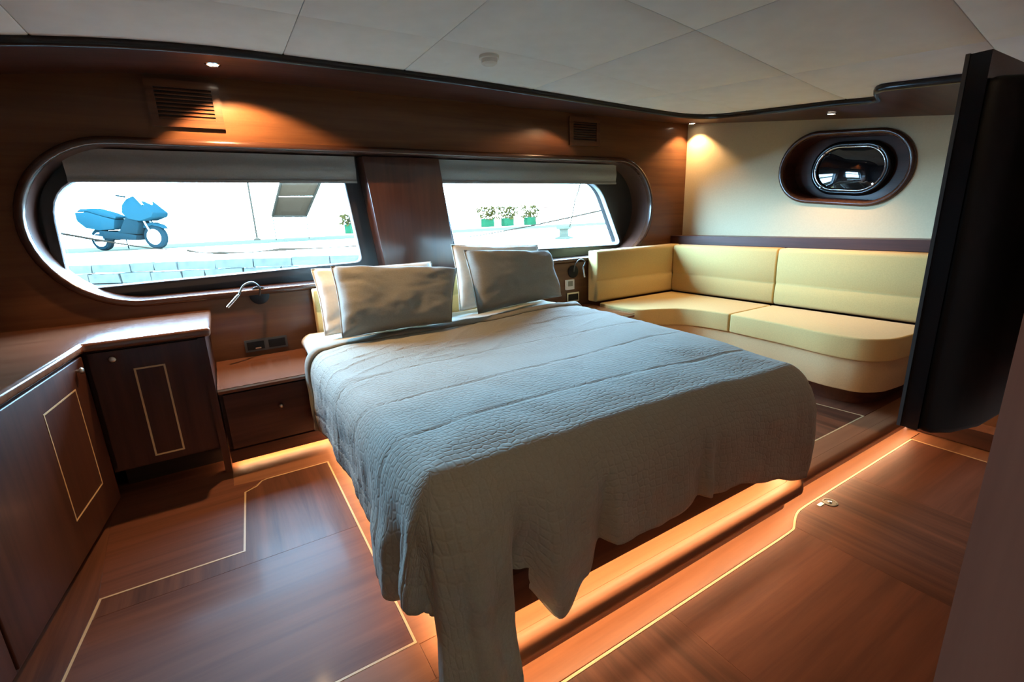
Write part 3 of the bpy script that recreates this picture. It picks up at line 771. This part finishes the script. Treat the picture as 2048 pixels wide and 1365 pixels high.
# side cabinet: its front runs slightly oblique
A = Vector((-0.578, 2.596)); dvec = Vector((-0.107, -1.0)).normalized(); nrm2 = Vector((-dvec.y, dvec.x))
if nrm2.x < 0: nrm2 = -nrm2
Lc = 2.25
Bp = A+dvec*Lc
sc_ = thing('side_cabinet', (-0.9, 1.7, 0), 'long mahogany side cabinet with maple-lined doors under the counter', 'cabinet')
zb = ZL
prism('body', [(A.x, A.y), (Bp.x, Bp.y), (XL+.01, Bp.y), (XL+.01, A.y)], 0.002, 0.705, 'wood_z', sc_)
def side_door(t0, t1, z0, z1, ins0, ins1, iz0, iz1, kn):
    P0, P1 = A+dvec*t0, A+dvec*t1; q = nrm2*0.020; e = nrm2*0.001
    dd = hexa('door', [(P0.x+e.x, P0.y+e.y, z0), (P1.x+e.x, P1.y+e.y, z0), (P1.x+q.x, P1.y+q.y, z0), (P0.x+q.x, P0.y+q.y, z0),
                       (P0.x+e.x, P0.y+e.y, z1), (P1.x+e.x, P1.y+e.y, z1), (P1.x+q.x, P1.y+q.y, z1), (P0.x+q.x, P0.y+q.y, z1)], 'wood_z', sc_, 0.005, 3)
    I0 = A+dvec*ins0+q
    inlay_frame(dd, (I0.x, I0.y, iz0), (dvec.x, dvec.y, 0), (0, 0, 1), ins1-ins0, iz1-iz0, (nrm2.x, nrm2.y, 0), 0.006)
    if kn:
        kp = A+dvec*kn[0]+q; knob((kp.x, kp.y, kn[1]), (nrm2.x, nrm2.y, 0), dd, 0.013)
    return dd
side_door(0.03, 0.98, 0.03, 0.70, 0.17, 0.46, 0.175, 0.60, (0.12, 0.66))
side_door(0.99, 2.10, 0.03, 0.70, 1.30, 1.75, 0.175, 0.60, (1.09, 0.33))
ta = A+nrm2*0.025; tb = Bp+nrm2*0.025
cnt = thing('counter_top', (-0.9, 2.4, 0.71), 'L-shaped glossy mahogany counter top with rounded edge over the cabinets', 'counter top')
prism('top', round_poly([(-0.095, 2.585), (-0.555, 2.585), (tb.x, tb.y), (XL+.01, tb.y), (XL+.01, YB-.003), (-0.095, YB-.003)], [0.02, 0.0, 0, 0, 0, 0.0], 4), 0.707, 0.748, 'top', cnt, 'z', 0.014, 4, 40)

# ---- sofa
sofa = thing('corner_sofa', (3.35, 2.0, 0), 'L-shaped corner sofa in straw yellow fabric', 'sofa')
SZ = 0.452
seat1 = [(2.735, 3.045), (2.715, 2.74), (2.76, 2.60), (2.92, 2.525), (3.045, 2.44), (3.105, 2.28), (3.12, 2.062), (3.655, 2.062), (3.655, 3.045)]
seat2 = [(3.12, 2.056), (3.09, 1.65), (3.035, 1.34), (3.055, 1.15), (3.18, 1.065), (3.42, 1.045), (3.655, 1.06), (3.655, 2.056)]
def smooth_seat(pts, rs): return round_poly(pts, rs, 6)
s1 = smooth_seat(seat1, [0.02, .08, .09, .06, .06, .08, .015, .015, .015]); s2_ = smooth_seat(seat2, [0.015, .2, .12, .10, .10, .12, .03, .015])
prism('seat_cushion', s1, 0.315, SZ, 'sofa', sofa, 'z', 0.030, 4, 60, 50)
prism('seat_cushion', s2_, 0.315, SZ, 'sofa', sofa, 'z', 0.030, 4, 60, 50)
base = [(2.75, 3.17), (2.735, 2.75), (2.78, 2.63), (2.93, 2.55), (3.065, 2.45), (3.125, 2.28), (3.14, 2.06), (3.11, 1.65), (3.06, 1.34), (3.08, 1.17), (3.20, 1.09), (3.42, 1.07), (3.77, 1.08), (3.77, 3.17)]
prism('base_panel', round_poly(base, [0.01]+[.06]*11+[0.01, .01], 5), 0.115, 0.313, 'sofa_b', sofa, 'z', 0.010, 2, 60, 50)
toe = [(2.80, 3.15), (2.80, 2.80), (2.98, 2.66), (3.16, 2.52), (3.23, 2.1), (3.20, 1.6), (3.16, 1.36), (3.20, 1.22), (3.34, 1.16), (3.75, 1.16), (3.75, 3.15)]
prism('toe_kick', round_poly(toe, 0.05, 4), 0.001, 0.114, 'wood_x', sofa, 'z')
groove_cushion('back_cushion', 'y', 2.064, 3.056, 3.785, 3.665, 0.455, 0.890, 0.625, 'sofa', sofa)
groove_cushion('back_cushion', 'y', 1.02, 2.056, 3.785, 3.665, 0.455, 0.890, 0.625, 'sofa', sofa)
groove_cushion('back_cushion', 'x', 2.725, 3.78, 3.182, 3.062, 0.455, 0.893, 0.640, 'sofa', sofa)

# ---- television on the partition, seen from behind
tv = thing('television', (1.70, 0.34, 0.75), 'black flat television on a wall arm beside the doorway', 'television')
TX0, TX1 = 1.145, 2.26
box('screen_panel', (TX0, 0.322, 0.752), (TX1, 0.352, 1.440), 'gloss_black', tv, 0.008, 3)
box('edge_trim', (TX0-0.002, 0.350, 0.752), (TX1+.002, 0.356, 1.441), 'dark_metal', tv, 0.002)
prism('back_casing', [(1.149, 0.331), (1.152, 0.300), (1.185, 0.276), (1.26, 0.256), (1.40, 0.250), (2.16, 0.250), (2.24, 0.290), (2.25, 0.331)], 0.747, 1.400, 'soft_black', tv, 'z', 0.016, 4, 50, 50)
box('wall_bracket', (1.55, 0.142, 0.98), (1.85, 0.155, 1.20), 'dark_metal', tv, 0.002)
box('arm', (1.66, 0.155, 1.05), (1.74, 0.262, 1.13), 'dark_metal', tv, 0.004)

# ---- things on the window wall
def vent(x, z, w, h, label):
    v = thing('louvre_vent', (x, YB, z), label, 'vent', 'louvred vents')
    fr = 0.036; y0 = YB-0.001
    box('backing', (x-w/2+.01, y0-.004, z-h/2+.01), (x+w/2-.01, y0, z+h/2-.01), 'dark', v, 0)
    for (a0, a1, b0, b1, ma) in ((-w/2, w/2, -h/2, -h/2+fr, 'vent'), (-w/2, w/2, h/2-fr, h/2, 'vent'), (-w/2, -w/2+fr, -h/2+fr, h/2-fr, 'vent'), (w/2-fr, w/2, -h/2+fr, h/2-fr, 'vent')):
        box('frame_rail', (x+a0, y0-.017, z+b0), (x+a1, y0, z+b1), ma, v, 0.009, 3)
    n = 8; ih = h-2*fr
    for k in range(n):
        zc = z-ih/2+ih*(k+.5)/n; dz = ih/n*0.36
        hexa('slat', [(x-w/2+fr, y0-.012, zc-dz), (x+w/2-fr, y0-.012, zc-dz), (x+w/2-fr, y0-.003, zc+dz*.3), (x-w/2+fr, y0-.003, zc+dz*.3),
                      (x-w/2+fr, y0-.012, zc-dz*.2), (x+w/2-fr, y0-.012, zc-dz*.2), (x+w/2-fr, y0-.003, zc+dz), (x-w/2+fr, y0-.003, zc+dz)], 'vent', v)
    return v
vent(-0.022, 1.833, 0.325, 0.225, 'wooden louvred vent above the scooter window')
vent(2.690, 1.848, 0.315, 0.215, 'wooden louvred vent above the window next to the sofa')

def downlight(p, nrm, aim, power, label, size=2.02, blend=0.28):
    d = thing('downlight', p, label, 'downlight', 'recessed downlights in the soffit')
    nn = Vector(nrm).normalized()
    lathe('ring', [(0.036, -0.001), (0.036, 0.004), (0.030, 0.007), (0.026, 0.003), (0.026, -0.001)], p, nn, 'chrome', d, 24)
    lathe('lens', [(0.025, 0.0), (0.025, 0.004), (0.012, 0.006)], p, nn, 'lens', d, 20)
    l = bpy.data.lights.new('bulb', 'SPOT'); l.energy = power; l.color = WARM; l.spot_size = size; l.spot_blend = blend; l.shadow_soft_size = 0.02
    lo = bpy.data.objects.new('bulb', l); pos = Vector(p)+nn*0.012
    link(lo, d, pos)
    lo.rotation_euler = (Vector(aim)).to_track_quat('-Z', 'Y').to_euler()
    return d
down = (0, 0, -1)
p1 = Zp(425, 128, 1.981); p2 = Zp(1173, 207, 1.981)
downlight((p1[0], p1[1], 1.9815), down, (0.20, 0.16, -1), SPOT_W, 'lit recessed downlight above the vent over the scooter window')
downlight((p2[0], p2[1], 1.9815), down, (-0.34, 0.16, -1), SPOT_W, 'lit recessed downlight beside the vent next to the sofa')
downlight((3.86, 3.08, 1.967), down, (-0.06, 0.0, -1), 44, 'lit recessed downlight in the corner above the sofa', 2.0, 0.4)
d_ = ray(1663, 226); t_ = [t for t in np.linspace(2, 6, 4000)]
q4 = min((np.array([0, 0, H])+d_*t for t in t_), key=lambda q: abs(q[2]-(np.interp(q[0], [3.45, XR], [ceil_z(3.45, q[1])-NZ, soff_z(q[1])]))))
downlight((q4[0], q4[1], q4[2]-0.002), (0, 0.1, -1), (-0.1, 0.1, -1), 62, 'lit recessed downlight above the porthole', 1.9, 0.6)
# unseen ceiling downlights added as warm fill, behind and beside the camera
for x, y, e, lab in ((0.35, 0.45, 8, 'added fill downlight in the ceiling above the lower floor in front of the bed'), (-0.35, -0.6, 18, 'added fill downlight in the passage behind the doorway'), (2.6, 0.62, 7, 'added fill downlight in the ceiling above the floor latch')):
    dd = downlight((x, y, ceil_z(x, y)-0.0005), down, (0, 0, -1), e, lab, 2.5, 0.8); dd['group'] = 'added fill downlights in the ceiling near the doorway'

def gooseneck(base, pts, head, label):
    g = thing('reading_lamp', base, label, 'reading lamp', 'gooseneck reading lamps')
    b = Vector(base)
    lathe('wall_plate', [(0.054, 0), (0.054, 0.008), (0.048, 0.012), (0.010, 0.013)], b, (0, -1, 0), 'soft_black', g, 24)
    P = [Vector(p) for p in pts]; out = []
    K = len(P)
    for k in range(K-1):      # Catmull-Rom
        a0, a1, a2, a3 = P[max(k-1, 0)], P[k], P[k+1], P[min(k+2, K-1)]
        for j in range(8):
            t = j/8; out.append(0.5*((2*a1)+(a2-a0)*t+(2*a0-5*a1+4*a2-a3)*t*t+(3*a1-a0-3*a2+a3)*t**3))
    out.append(P[-1])
    tube('gooseneck', out, 0.0055, 'dark_metal', g, 8)
    h0, h1 = Vector(head[0]), Vector(head[1])
    hd = tube('lamp_head', [h0, h0+(h1-h0)*.1, h0+(h1-h0)*.96, h1], [0.006, 0.0085, 0.0085, 0.0078], 'chrome', g, 12)
    return g
yl = YB-0.001
gooseneck((0.165, yl, 0.80), [(0.165, yl-.01, 0.80), (0.172, yl-.03, 0.845), (0.14, yl-.06, 0.885), (0.09, yl-.085, 0.875), tuple(Yp(478, 590, yl-.11))],
          (tuple(Yp(478, 590, yl-.11)), tuple(Yp(455, 616, yl-.14))), 'gooseneck reading lamp on the wall above the nightstand with the socket plate')
gooseneck((2.57, yl, 0.725), [(2.57, yl-.01, 0.725), (2.575, yl-.03, 0.79), (2.61, yl-.05, 0.828), (2.655, yl-.06, 0.805), tuple(Yp(1166, 535, yl-.07))],
          (tuple(Yp(1166, 535, yl-.07)), tuple(Yp(1169, 555, yl-.08))), 'gooseneck reading lamp on the wall above the thermostat, beside the sofa')
th = thing('thermostat', (2.528, yl, 0.60), 'small white square thermostat on the wall beside the sofa', 'thermostat')
box('housing', (2.485, yl-.018, 0.575), (2.572, yl, 0.660), 'white', th, 0.004, 3)
box('display', (2.503, yl-.0195, 0.605), (2.554, yl-.0175, 0.648), 'screen', th, 0.0004)
for (x0, x1, z0, z1, lab, gr) in ((0.040, 0.275, 0.462, 0.535, 'wide dark metal socket plate on the wall above the nightstand', 1), (2.50, 2.63, 0.465, 0.545, 'socket plate with a pale frame on the wall under the thermostat', 2)):
    so = thing('socket_plate', ((x0+x1)/2, yl, z0), lab, 'socket plate')
    box('plate', (x0, yl-.010, z0), (x1, yl, z1), 'dark_metal' if gr == 1 else 'nickel', so, 0.003)
    n = 2 if gr == 1 else 1
    for k in range(n):
        a0 = x0+(x1-x0)*k/n+.012; a1 = x0+(x1-x0)*(k+1)/n-.012
        mdl = box('socket', (a0, yl-.013, z0+.012), (a1, yl-.0095, z1-.012), 'soft_black', so, 0.002)
    if gr == 1: box('switch', (x0+.055, yl-.016, z0+.016), (x0+.085, yl-.0125, z0+.024), 'chrome', so, 0.001)
sp = on_ceiling(978, 112, 0)
sm = thing('smoke_detector', (sp[0], sp[1], sp[2]), 'small beige smoke detector on the ceiling', 'smoke detector')
lathe('mount', [(0.052, 0), (0.052, 0.014), (0.046, 0.016)], sp, down, 'white', sm, 28)
lathe('sensor_head', [(0.043, 0.015), (0.041, 0.034), (0.030, 0.042), (0.010, 0.044)], sp, down, 'white', sm, 28)
la = thing('floor_latch', (2.246, 0.891, ZL), 'small round metal lifting latch let into the lower floor', 'floor latch')
lathe('cup', [(0.032, 0.0002), (0.032, 0.0030), (0.026, 0.0035), (0.023, 0.0012)], (2.246, 0.891, ZL), (0, 0, 1), 'dark_metal', la, 24)
lathe('pin', [(0.009, 0.001), (0.009, 0.004), (0.004, 0.005)], (2.246, 0.891, ZL), (0, 0, 1), 'chrome', la, 12)
box('hinge_tab', (2.175, 0.899, ZL+.0002), (2.213, 0.915, ZL+.003), 'nickel', la, 0.001)

# ================================================================== OUTSIDE: quay, scooter, ropes
ZQ = 0.70
def quay_y(x): return 8.07-0.575*(x-2.0)
qn = Vector((-0.575, -1)).normalized(); qd = Vector((1, -0.575)).normalized()
tag(prism('quay_pavement', [(-14, quay_y(-14)), (16, quay_y(16)), (90, quay_y(16)), (90, 90), (-70, 90), (-70, quay_y(-14))], ZQ-0.3, ZQ, 'pave'),
    'sunlit pale quayside pavement', 'pavement', kind='structure')
tag(box('water', (-70, 3.9, -2.0), (90, 20, -1.9), 'road', None, 0), 'dark harbour water below the quay', 'water', kind='structure')
qw = tag(prism('quay_wall', [(-14, quay_y(-14)+.06), (16, quay_y(16)+.06), (16, quay_y(16)+1.0), (-14, quay_y(-14)+1.0)], -1.9, ZQ-.31, 'mortar'), 'bluish stone quay wall of uneven blocks', 'quay wall', kind='structure')
prism('joint_bed', [(-14, quay_y(-14)+.03), (16, quay_y(16)+.03), (16, quay_y(16)+.2), (-14, quay_y(-14)+.2)], ZQ-.31, ZQ-.004, 'mortar', qw)
def stone_mesh(w, h, d, seed):
    rnd = random.Random(seed); bm = bmesh.new(); j = lambda s: rnd.uniform(-s, s)
    vs = [bm.verts.new((sx*w/2+j(.012), sy*d/2, sz*h/2+j(.010))) for sz in (-1, 1) for sx, sy in ((-1, -1), (1, -1), (1, 1), (-1, 1))]
    for f in ((3,2,1,0),(4,5,6,7),(0,1,5,4),(1,2,6,5),(2,3,7,6),(3,0,4,7)): bm.faces.new([vs[k] for k in f])
    bevel_all(bm, 0.014, 1)
    me = bpy.data.meshes.new('stone'); bm.to_mesh(me); bm.free(); me.materials.append(M['stone']); return me
SM = {}
zz = ZQ; row = 0
while zz > -0.35:
    hh = (0.15, 0.17, 0.16, 0.19, 0.17, 0.18, 0.2)[row % 7]
    tt = -6.6+0.31*(row % 3)
    while tt < 6.3:
        ww = random.choice((0.38, 0.5, 0.62, 0.75)); key = (ww, hh, random.randrange(3))
        if key not in SM: SM[key] = stone_mesh(ww-.022, hh-.018, 0.16, hash(key) % 999)
        o = bpy.data.objects.new('stone', SM[key]); COL.objects.link(o); o.parent = qw
        c = Vector((2.0, 8.07))+qd*(tt+ww/2); off = qn*random.uniform(-.012, .012)
        w = Vector((c.x+off.x, c.y+off.y, zz-hh/2)); o.location = w-WLOC[qw.name]; o.rotation_euler = (0, 0, math.atan2(qd.y, qd.x))
        tt += ww
    zz -= hh; row += 1
# shade on the lane along the quay, laid in as a dark flat strip
tag(box('lane_shade', (-40, 16.3, ZQ+.0005), (60, 21.5, ZQ+.004), 'road', None, 0), 'dark flat strip standing in for shade on the lane along the quay', 'lane', kind='structure')

# ---- scooter (local x = forward)
sc0 = Zp(318, 498, ZQ); sc1d = Zp(228, 495, ZQ)
lat = Vector((1.0, -0.30, 0)).normalized()
scoot = thing('scooter', (sc0[0], sc0[1], ZQ), 'dark blue motor scooter parked on the quay outside the window', 'scooter')
hx = Vector((0.80, -0.60, 0)).normalized(); hy = Vector((-hx.y, hx.x, 0)); SO = Vector((sc0[0], sc0[1], ZQ))-hx*1.42*1.14
SK = 1.14
def S(x, y, z): return SO+(hx*x+hy*y+Vector((0, 0, z)))*SK
def slab(name, pts, w0, w1, m, par, r=0.02, cy=0.0):
    """side outline (x,z) given thickness; w0 = half width at the bottom, w1 = at the top"""
    zs = [p[1] for p in pts]; zl, zh = min(zs), max(zs); bm = bmesh.new()
    hw = lambda z: w0+(w1-w0)*(z-zl)/max(1e-6, zh-zl)
    A_ = [bm.verts.new(S(x, cy-hw(z), z)) for x, z in pts]; B_ = [bm.verts.new(S(x, cy+hw(z), z)) for x, z in pts]; n = len(pts)
    bm.faces.new(A_); bm.faces.new(B_[::-1])
    for k in range(n): bm.faces.new((A_[k], B_[k], B_[(k+1) % n], A_[(k+1) % n]))
    bmesh.ops.recalc_face_normals(bm, faces=bm.faces[:]); bevel_all(bm, r, 2, 20)
    return bm_obj(name, bm, m, par, 40)
def wheel(cx, r, wd, nm):
    c = S(cx, 0, r); r *= SK; wd *= SK; ty = lathe(nm, [(r*.62, -wd*.5), (r*.86, -wd*.55), (r*.97, -wd*.35), (r, 0), (r*.97, wd*.35), (r*.86, wd*.55), (r*.62, wd*.5)], c, hy, 'tyre', scoot, 28)
    rm = lathe('rim', [(r*.60, -wd*.51), (r*.63, -wd*.56), (r*.52, -wd*.5), (r*.50, wd*.5), (r*.63, wd*.56), (r*.60, wd*.51)], c, hy, 'rim', ty, 28)
    for k in range(5):
        w = 2*PI*k/5; e = hx*math.cos(w)+Vector((0, 0, 1))*math.sin(w)
        tube('spoke', [c+e*0.03-hy*wd*.35, c+e*r*.58-hy*wd*.45], 0.018, 'rim', ty, 6)
    lathe('hub', [(0.045, -wd*.5), (0.05, -wd*.3), (0.05, wd*.3), (0.045, wd*.5)], c, hy, 'rim', ty, 12)
wheel(0.0, 0.27, 0.14, 'rear_wheel'); wheel(1.42, 0.29, 0.12, 'front_wheel')
slab('tail_body', [(-0.42, 0.92), (-0.40, 0.72), (-0.20, 0.55), (0.15, 0.48), (0.55, 0.50), (0.60, 0.72), (0.30, 0.80), (-0.1, 0.92)], 0.20, 0.16, 'scoot', scoot, 0.03)
slab('seat', [(-0.42, 0.93), (-0.1, 0.925), (0.30, 0.805), (0.62, 0.73), (0.64, 0.79), (0.42, 0.89), (0.05, 1.0), (-0.30, 1.0)], 0.17, 0.12, 'scoot', scoot, 0.03)
slab('floorboard', [(0.10, 0.30), (1.05, 0.22), (1.10, 0.34), (0.70, 0.42), (0.15, 0.48)], 0.20, 0.20, 'scoot_d', scoot, 0.02)
slab('swing_arm', [(-0.10, 0.22), (0.42, 0.24), (0.40, 0.40), (-0.05, 0.40)], 0.12, 0.10, 'scoot_d', scoot, 0.02, -0.04)
slab('leg_shield', [(0.62, 0.40), (1.12, 0.36), (1.25, 0.62), (1.15, 0.80), (0.98, 0.82), (0.72, 0.50)], 0.20, 0.24, 'scoot_d', scoot, 0.03)
slab('front_fairing', [(0.86, 0.86), (1.02, 0.72), (1.32, 0.66), (1.62, 0.74), (1.68, 0.84), (1.42, 1.10), (1.16, 1.24), (1.0, 1.18), (0.88, 1.05)], 0.27, 0.15, 'scoot', scoot, 0.03)
slab('front_fender', [(1.14, 0.52), (1.25, 0.60), (1.46, 0.63), (1.66, 0.56), (1.74, 0.46), (1.60, 0.52), (1.42, 0.56), (1.24, 0.50)], 0.075, 0.075, 'scoot', scoot, 0.015)
for s_ in (-1, 1):
    tube('fork_leg', [S(1.24, 0.085*s_, 0.72), S(1.42, 0.085*s_, 0.29)], 0.024, 'rim', scoot, 8)
    hl = slab('headlight', [(1.36, 0.80), (1.58, 0.76), (1.66, 0.82), (1.46, 0.92)], 0.06, 0.05, 'rim', scoot, 0.015, 0.16*s_)
    tube('handlebar_grip', [S(1.02, 0.18*s_, 1.22), S(0.96, 0.36*s_, 1.25)], 0.022, 'scoot_d', scoot, 8)
    mt = tube('mirror_stalk', [S(1.10, 0.16*s_, 1.22), S(1.04, 0.34*s_, 1.38)], 0.010, 'scoot_d', scoot, 6)
V = []; Fc = []
for j in range(7):
    for i in range(7):
        v = (i/6-.5)*2; q = j/6
        V.append(S(1.50-0.42*q-0.06*v*v, v*(0.24-0.05*q), 1.02+0.50*q))
for j in range(6):
    for i in range(6): k = j*7+i; Fc.append((k, k+1, k+8, k+7))
ws = mesh('windscreen', V, Fc, 'shield', scoot, 180)
ws.modifiers.new('thickness', 'SOLIDIFY').thickness = 0.006
slab('exhaust', [(-0.30, 0.30), (0.20, 0.24), (0.22, 0.34), (-0.30, 0.42)], 0.05, 0.05, 'rim', scoot, 0.02, -0.19)
tube('side_stand', [S(0.45, 0.16, 0.28), S(0.36, 0.28, 0.015)], 0.014, 'scoot_d', scoot, 6)

# ---- mooring lines
def rope(pts, r, label):
    P = [Vector(tuple(p)) for p in pts]; out = []
    for k in range(len(P)-1):
        for j in range(6):
            t = j/6; q = P[k]*(1-t)+P[k+1]*t; q.z -= 0.04*math.sin(t*PI); out.append(q)
    out.append(P[-1])
    o = tube('mooring_rope', out, r, 'rope', None, 8)
    return tag(o, label, 'rope', 'mooring ropes')
e1 = Vector(tuple(Zp(372, 503, ZQ))); e1 = Vector((-0.6, quay_y(-0.6)+.25, ZQ+.03))
b1 = Vector(tuple(Zp(365, 500, ZQ+.02)))
rope([Yp(85, 461, 3.75), b1], 0.008, 'mooring rope slanting past the scooter wheels to the bollard splice')
b1 = Vector(tuple(Zp(365, 500, ZQ+.05))); rope([b1+Vector((.1, 0, -.02)), Zp(440, 506, ZQ+.03), Zp(560, 499, ZQ+.03), Zp(760, 488, ZQ+.03)], 0.028, 'thick spliced mooring rope lying level beyond the stone wall')
rope([Zp(895, 480, ZQ+.02), Yp(1275, 405, 3.7)], 0.010, 'thin mooring rope rising across the right-hand window')
bl = Zp(1128, 478, ZQ)
rope([Yp(1166, 345, 6.0), Yp(1150, 400, 7.5), (bl[0], bl[1]-.2, ZQ+.26)], 0.012, 'thin steep rope running down to the quay bollard')
bo = thing('bollard', (bl[0], bl[1], ZQ), 'low mushroom-shaped mooring bollard on the quay', 'bollard')
lathe('stem', [(0.20, 0.001), (0.20, 0.03), (0.10, 0.06), (0.09, 0.20)], (bl[0], bl[1], ZQ), (0, 0, 1), 'road', bo, 20)
lathe('cap', [(0.09, 0.19), (0.17, 0.22), (0.17, 0.27), (0.10, 0.31)], (bl[0], bl[1], ZQ), (0, 0, 1), 'road', bo, 20)

# ---- awning on two posts
aw = thing('awning', tuple(Zp(590, 480, ZQ)), 'grey green two-panel awning on thin posts across the quay', 'awning')
ya_ = 19.0
q = [Yp(545, 432, ya_), Yp(612, 432, ya_), Yp(646, 352, ya_-1.5), Yp(565, 352, ya_-1.5)]
for k, (f0, f1) in enumerate(((0.03, 0.50), (0.53, 0.97))):
    a0, a1 = q[0]+(q[3]-q[0])*f0, q[1]+(q[2]-q[1])*f0; b0, b1_ = q[0]+(q[3]-q[0])*f1, q[1]+(q[2]-q[1])*f1
    dn_ = np.array([0, 0.03, -0.02])
    hexa('awning_panel', [a0, a1, a1+dn_, a0+dn_, b0, b1_, b1_+dn_, b0+dn_], 'awn', aw, 0.004)
for a0, a1 in ((0, 1), (1, 2), (2, 3), (3, 0)): tube('frame_bar', [q[a0], q[a1]], 0.045, 'awn_f', aw, 8)
for p in (q[0], q[1]): tube('post', [(p[0], p[1], ZQ), tuple(p)], 0.016, 'awn_f', aw, 8)
# ---- lamp post
lp = Zp(515, 481, ZQ)
po = thing('lamp_post', tuple(lp), 'slender pale post standing beside the awning', 'post')
tube('shaft', [(lp[0], lp[1], ZQ), (lp[0], lp[1], ZQ+5)], 0.035, 'awn_f', po, 10)
lathe('foot', [(0.12, 0), (0.12, 0.04), (0.05, 0.10)], tuple(lp), (0, 0, 1), 'awn_f', po, 14)
# ---- planters and plants
def plant(px, py, yq, w, h, label, seed, pot=True):
    g = Yp(px, py, yq); rnd = random.Random(seed)
    t = thing('planter', (g[0], g[1], ZQ), label, 'planter', 'planters across the quay')
    prism('trough', [(g[0]-w*.30, g[1]-.2), (g[0]+w*.30, g[1]-.2), (g[0]+w*.30, g[1]+.2), (g[0]-w*.30, g[1]+.2)], ZQ+.001, ZQ+.45, 'pot', t, 'z', 0.03)
    V = []; Fc = []
    for k in range(160):
        c = Vector((g[0]+rnd.uniform(-w/2, w/2), g[1]+rnd.uniform(-.3, .3), ZQ+0.40+rnd.random()*h)); a = Vector((rnd.uniform(-1, 1), rnd.uniform(-1, 1), rnd.uniform(-.5, 1))).normalized()*0.13
        b = a.cross(Vector((rnd.random(), rnd.random(), rnd.random()))).normalized()*0.05; o = len(V)
        V += [c-a, c+b, c+a, c-b]; Fc.append((o, o+1, o+2, o+3))
    fo = mesh('foliage', V, Fc, 'leaf', t, 0); fo['kind'] = 'stuff'
for k, (px, lab) in enumerate(((975, 'green planter at the far end of the row across the quay'), (1015, 'green planter in the middle of the row across the quay'), (1060, 'dark green planter next to the bicycle across the quay'))):
    plant(px, 440, 24, 1.1, 0.7, lab, k)
plant(700, 448, 24, 0.8, 0.5, 'small planter near the edge of the scooter window', 9)
# ---- bicycle
bc = Yp(1098, 438, 23.0); bi = thing('bicycle', (bc[0], bc[1], ZQ), 'pinkish bicycle parked by the planters', 'bicycle')
for dx in (-.5, .5):
    c = Vector((bc[0]+dx*.8, bc[1]-dx*.6, ZQ+.33))
    tube('wheel', [c+Vector((.8*math.cos(w), -.6*math.cos(w), math.sin(w)))*0.31 for w in np.linspace(0, 2*PI, 24, endpoint=False)], 0.018, 'pink', bi, 6, True)
B = lambda dx, z: (bc[0]+dx*.8, bc[1]-dx*.6, ZQ+z)
for nm, pts in (('frame', [B(-.5, .33), B(-.05, .33), B(.38, .80), B(-.15, .85), B(-.05, .33)]), ('fork', [B(.5, .33), B(.38, .80), B(.34, 1.02)]), ('handlebar', [B(.25, 1.05), B(.44, 1.05)]), ('saddle', [B(-.28, .95), B(-.06, .95)])):
    tube(nm, pts, 0.02 if nm != 'saddle' else 0.04, 'pink', bi, 6)
# ---- tree whose branches hang over the quay
tr = thing('tree', (4.9, 14, ZQ), 'tree with hanging branches standing across the quay', 'tree')
tube('trunk', [(4.9, 14, ZQ), (4.8, 14, 2.2), (4.0, 13.8, 3.9)], [0.22, 0.17, 0.10], 'rope', tr, 10)
V = []; Fc = []; rnd = random.Random(5)
for k in range(1500):
    c = Vector((rnd.gauss(2.2, 1.7), rnd.gauss(14, .7), 2.75+abs(rnd.gauss(0, 0.8)))); a = Vector((rnd.uniform(-1, 1), rnd.uniform(-1, 1), rnd.uniform(-1, 1))).normalized()*0.16
    b = a.cross(Vector((rnd.random(), rnd.random(), rnd.random()))).normalized()*0.06; o = len(V)
    V += [c-a, c+b, c+a, c-b]; Fc.append((o, o+1, o+2, o+3))
fo = mesh('foliage', V, Fc, 'leaf', tr, 0); fo['kind'] = 'stuff'
